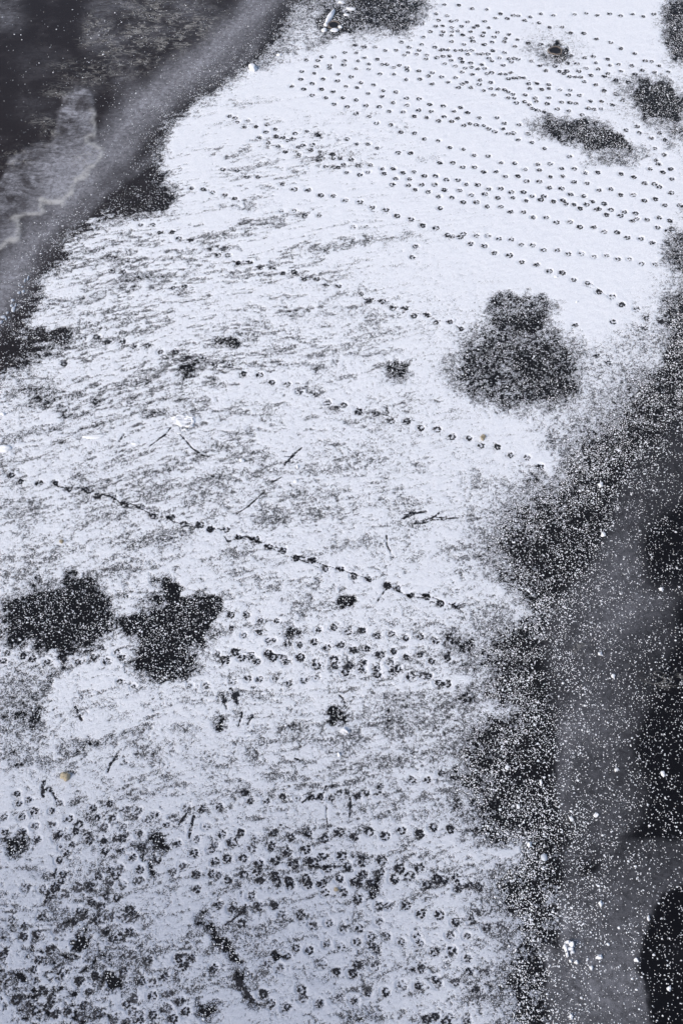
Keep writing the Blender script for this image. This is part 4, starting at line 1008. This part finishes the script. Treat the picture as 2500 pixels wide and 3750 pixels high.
# milky frozen pebbles and trapped bubbles
lump('ice_pebble', 'O', 680, 943, 44, 40, .016, M_MILK, 'smooth milky oval ice pebble on black ice', 'ice pebble', rough=.08)
bub = [('D', 122, 738, 20, 20, 'round bottom bubble of the left edge string'), ('D', 150, 730, 20, 22, 'bubble right of the round bottom bubble'), ('D', 145, 700, 14, 12, 'small bubble midway up the bubble string'), ('D', 160, 660, 12, 30, 'slim bubble high in the bubble string'), ('D', 180, 645, 10, 40, 'topmost slim bubble of the string'),
       ('D', 82, 785, 22, 22, 'round bubble heading the lower cluster'), ('D', 88, 842, 24, 44, 'longest milky bubble of the lower cluster'), ('D', 75, 820, 18, 20, 'bubble touching the longest milky bubble'), ('D', 102, 815, 10, 26, 'thin bubble right of the longest milky bubble'), ('D', 48, 865, 18, 16, 'bubble left below the longest milky bubble'),
       ('D', 22, 892, 34, 24, 'wide bubble at the left frame edge'), ('D', 8, 925, 20, 26, 'lowest bubble at the left frame edge'), ('D', 60, 895, 12, 10, 'tiny bubble right of the wide edge bubble'), ('D', 124, 690, 10, 12, 'tiny bubble left in the bubble string'), ('D', 40, 905, 12, 20, 'narrow bubble beside the wide edge bubble')]
for k, (r, x, y, a, b, lab) in enumerate(bub):
    lump('ice_bubble', r, x, y, a, b, .008, M_MILK, lab, 'ice bubble', 'milky bubbles strung along the left ice', seed=300 + k, rough=.15)
# straw coloured tufts: a clump core bristling with short blades
def tuft(r, x, y, size, lab):
    u, v = px(r, x, y); X, Y = [float(q_) for q_ in ground(u, v)]
    root = link('straw_tuft', None, loc=(X, Y, .006)); root.empty_display_size = .05
    link('clump', lump_mesh('clump', M_STRAW, int(x), size, size * .95, size * .8, .5), root)
    co, F = [], []
    rr = random.Random(int(x))
    for k in range(70):
        a = rr.uniform(0, 6.28); e = rr.uniform(.1, 1.3); L_ = size * rr.uniform(1.1, 1.6)
        dx, dy, dz = math.cos(a) * math.cos(e), math.sin(a) * math.cos(e), math.sin(e)
        px_, py_ = -math.sin(a) * .0016, math.cos(a) * .0016
        s0 = size * .6
        b = len(co)
        co += [(dx * s0 + px_, dy * s0 + py_, dz * s0), (dx * s0 - px_, dy * s0 - py_, dz * s0), (dx * L_, dy * L_, dz * L_), (dx * s0, dy * s0, dz * s0 + .002)]
        F += [(b, b + 1, b + 2), (b + 1, b + 3, b + 2), (b + 3, b, b + 2)]
    link('blades', mesh_np('blades', np.array(co), np.array(F), M_STRAW, False), root)
    tag(root, lab, 'tuft', 'straw coloured tufts on the snow')


tuft('I', 290, 530, .026, 'straw coloured tuft above the right end of the middle trail')
tuft('G', 397, 1192, .018, 'faint straw tuft on clean snow above the left black patch')
tuft('M', 424, 430, .032, 'largest straw clump, left below the grey thaw zone')
tuft('Q', 750, 190, .016, 'tiny straw coloured speck between the lower zigzag trails')

# round melt holes: sunken disc, raised rim, skin of dark ice
def melt_hole(r, x, y, w_, d_, lab):
    import bmesh
    u, v = px(r, x, y); X, Y = [float(q_) for q_ in ground(u, v)]
    mpp = (Y * CP + H * SP) * TH / 1250 * K
    R1, R2 = w_ * mpp / 2, d_ * mpp / 2 / .52
    root = link('melt_hole', None, loc=(X, Y, 0)); root.empty_display_size = .1
    N_ = 48
    prof = [(1.12, .004), (1.04, .013), (.96, .014), (.88, .009), (.80, .006)]
    co, F = [], []
    for pi_, (s_, z) in enumerate(prof):
        for k in range(N_):
            a = k / N_ * 2 * math.pi; wob = 1 + .05 * math.sin(3 * a + x) + .03 * math.sin(7 * a)
            co.append((R1 * s_ * wob * math.cos(a), R2 * s_ * wob * math.sin(a), z))
    for i in range(len(prof) - 1):
        for k in range(N_):
            F.append((i * N_ + k, i * N_ + (k + 1) % N_, (i + 1) * N_ + (k + 1) % N_, (i + 1) * N_ + k))
    link('rim', mesh_np('rim', np.array(co), np.array(F), M_RIM), root)
    co = [(0, 0, .0075)]; F = []
    for q_ in (.4, .84):
        for k in range(N_):
            a = k / N_ * 2 * math.pi; wob = 1 + .05 * math.sin(3 * a + x) + .03 * math.sin(7 * a)
            co.append((R1 * q_ * wob * math.cos(a), R2 * q_ * wob * math.sin(a), .0075 + .001 * math.sin(5 * a)))
    me = bpy.data.meshes.new('ice_skin')
    fs = [(0, 1 + k, 1 + (k + 1) % N_) for k in range(N_)] + [(1 + k, 1 + N_ + k, 1 + N_ + (k + 1) % N_, 1 + (k + 1) % N_) for k in range(N_)]
    me.from_pydata(co, [], fs); me.materials.append(M_BARE); me.polygons.foreach_set('use_smooth', [True] * len(fs))
    link('ice_skin', me, root)
    tag(root, lab, 'melt hole', 'round melt holes in the far ice')


melt_hole('B', 735, 162, 70, 44, 'round dark melt hole beside the long sliver of snow at the top')
melt_hole('C', 752, 325, 88, 44, 'round dark melt hole amid far paw prints, upper right')
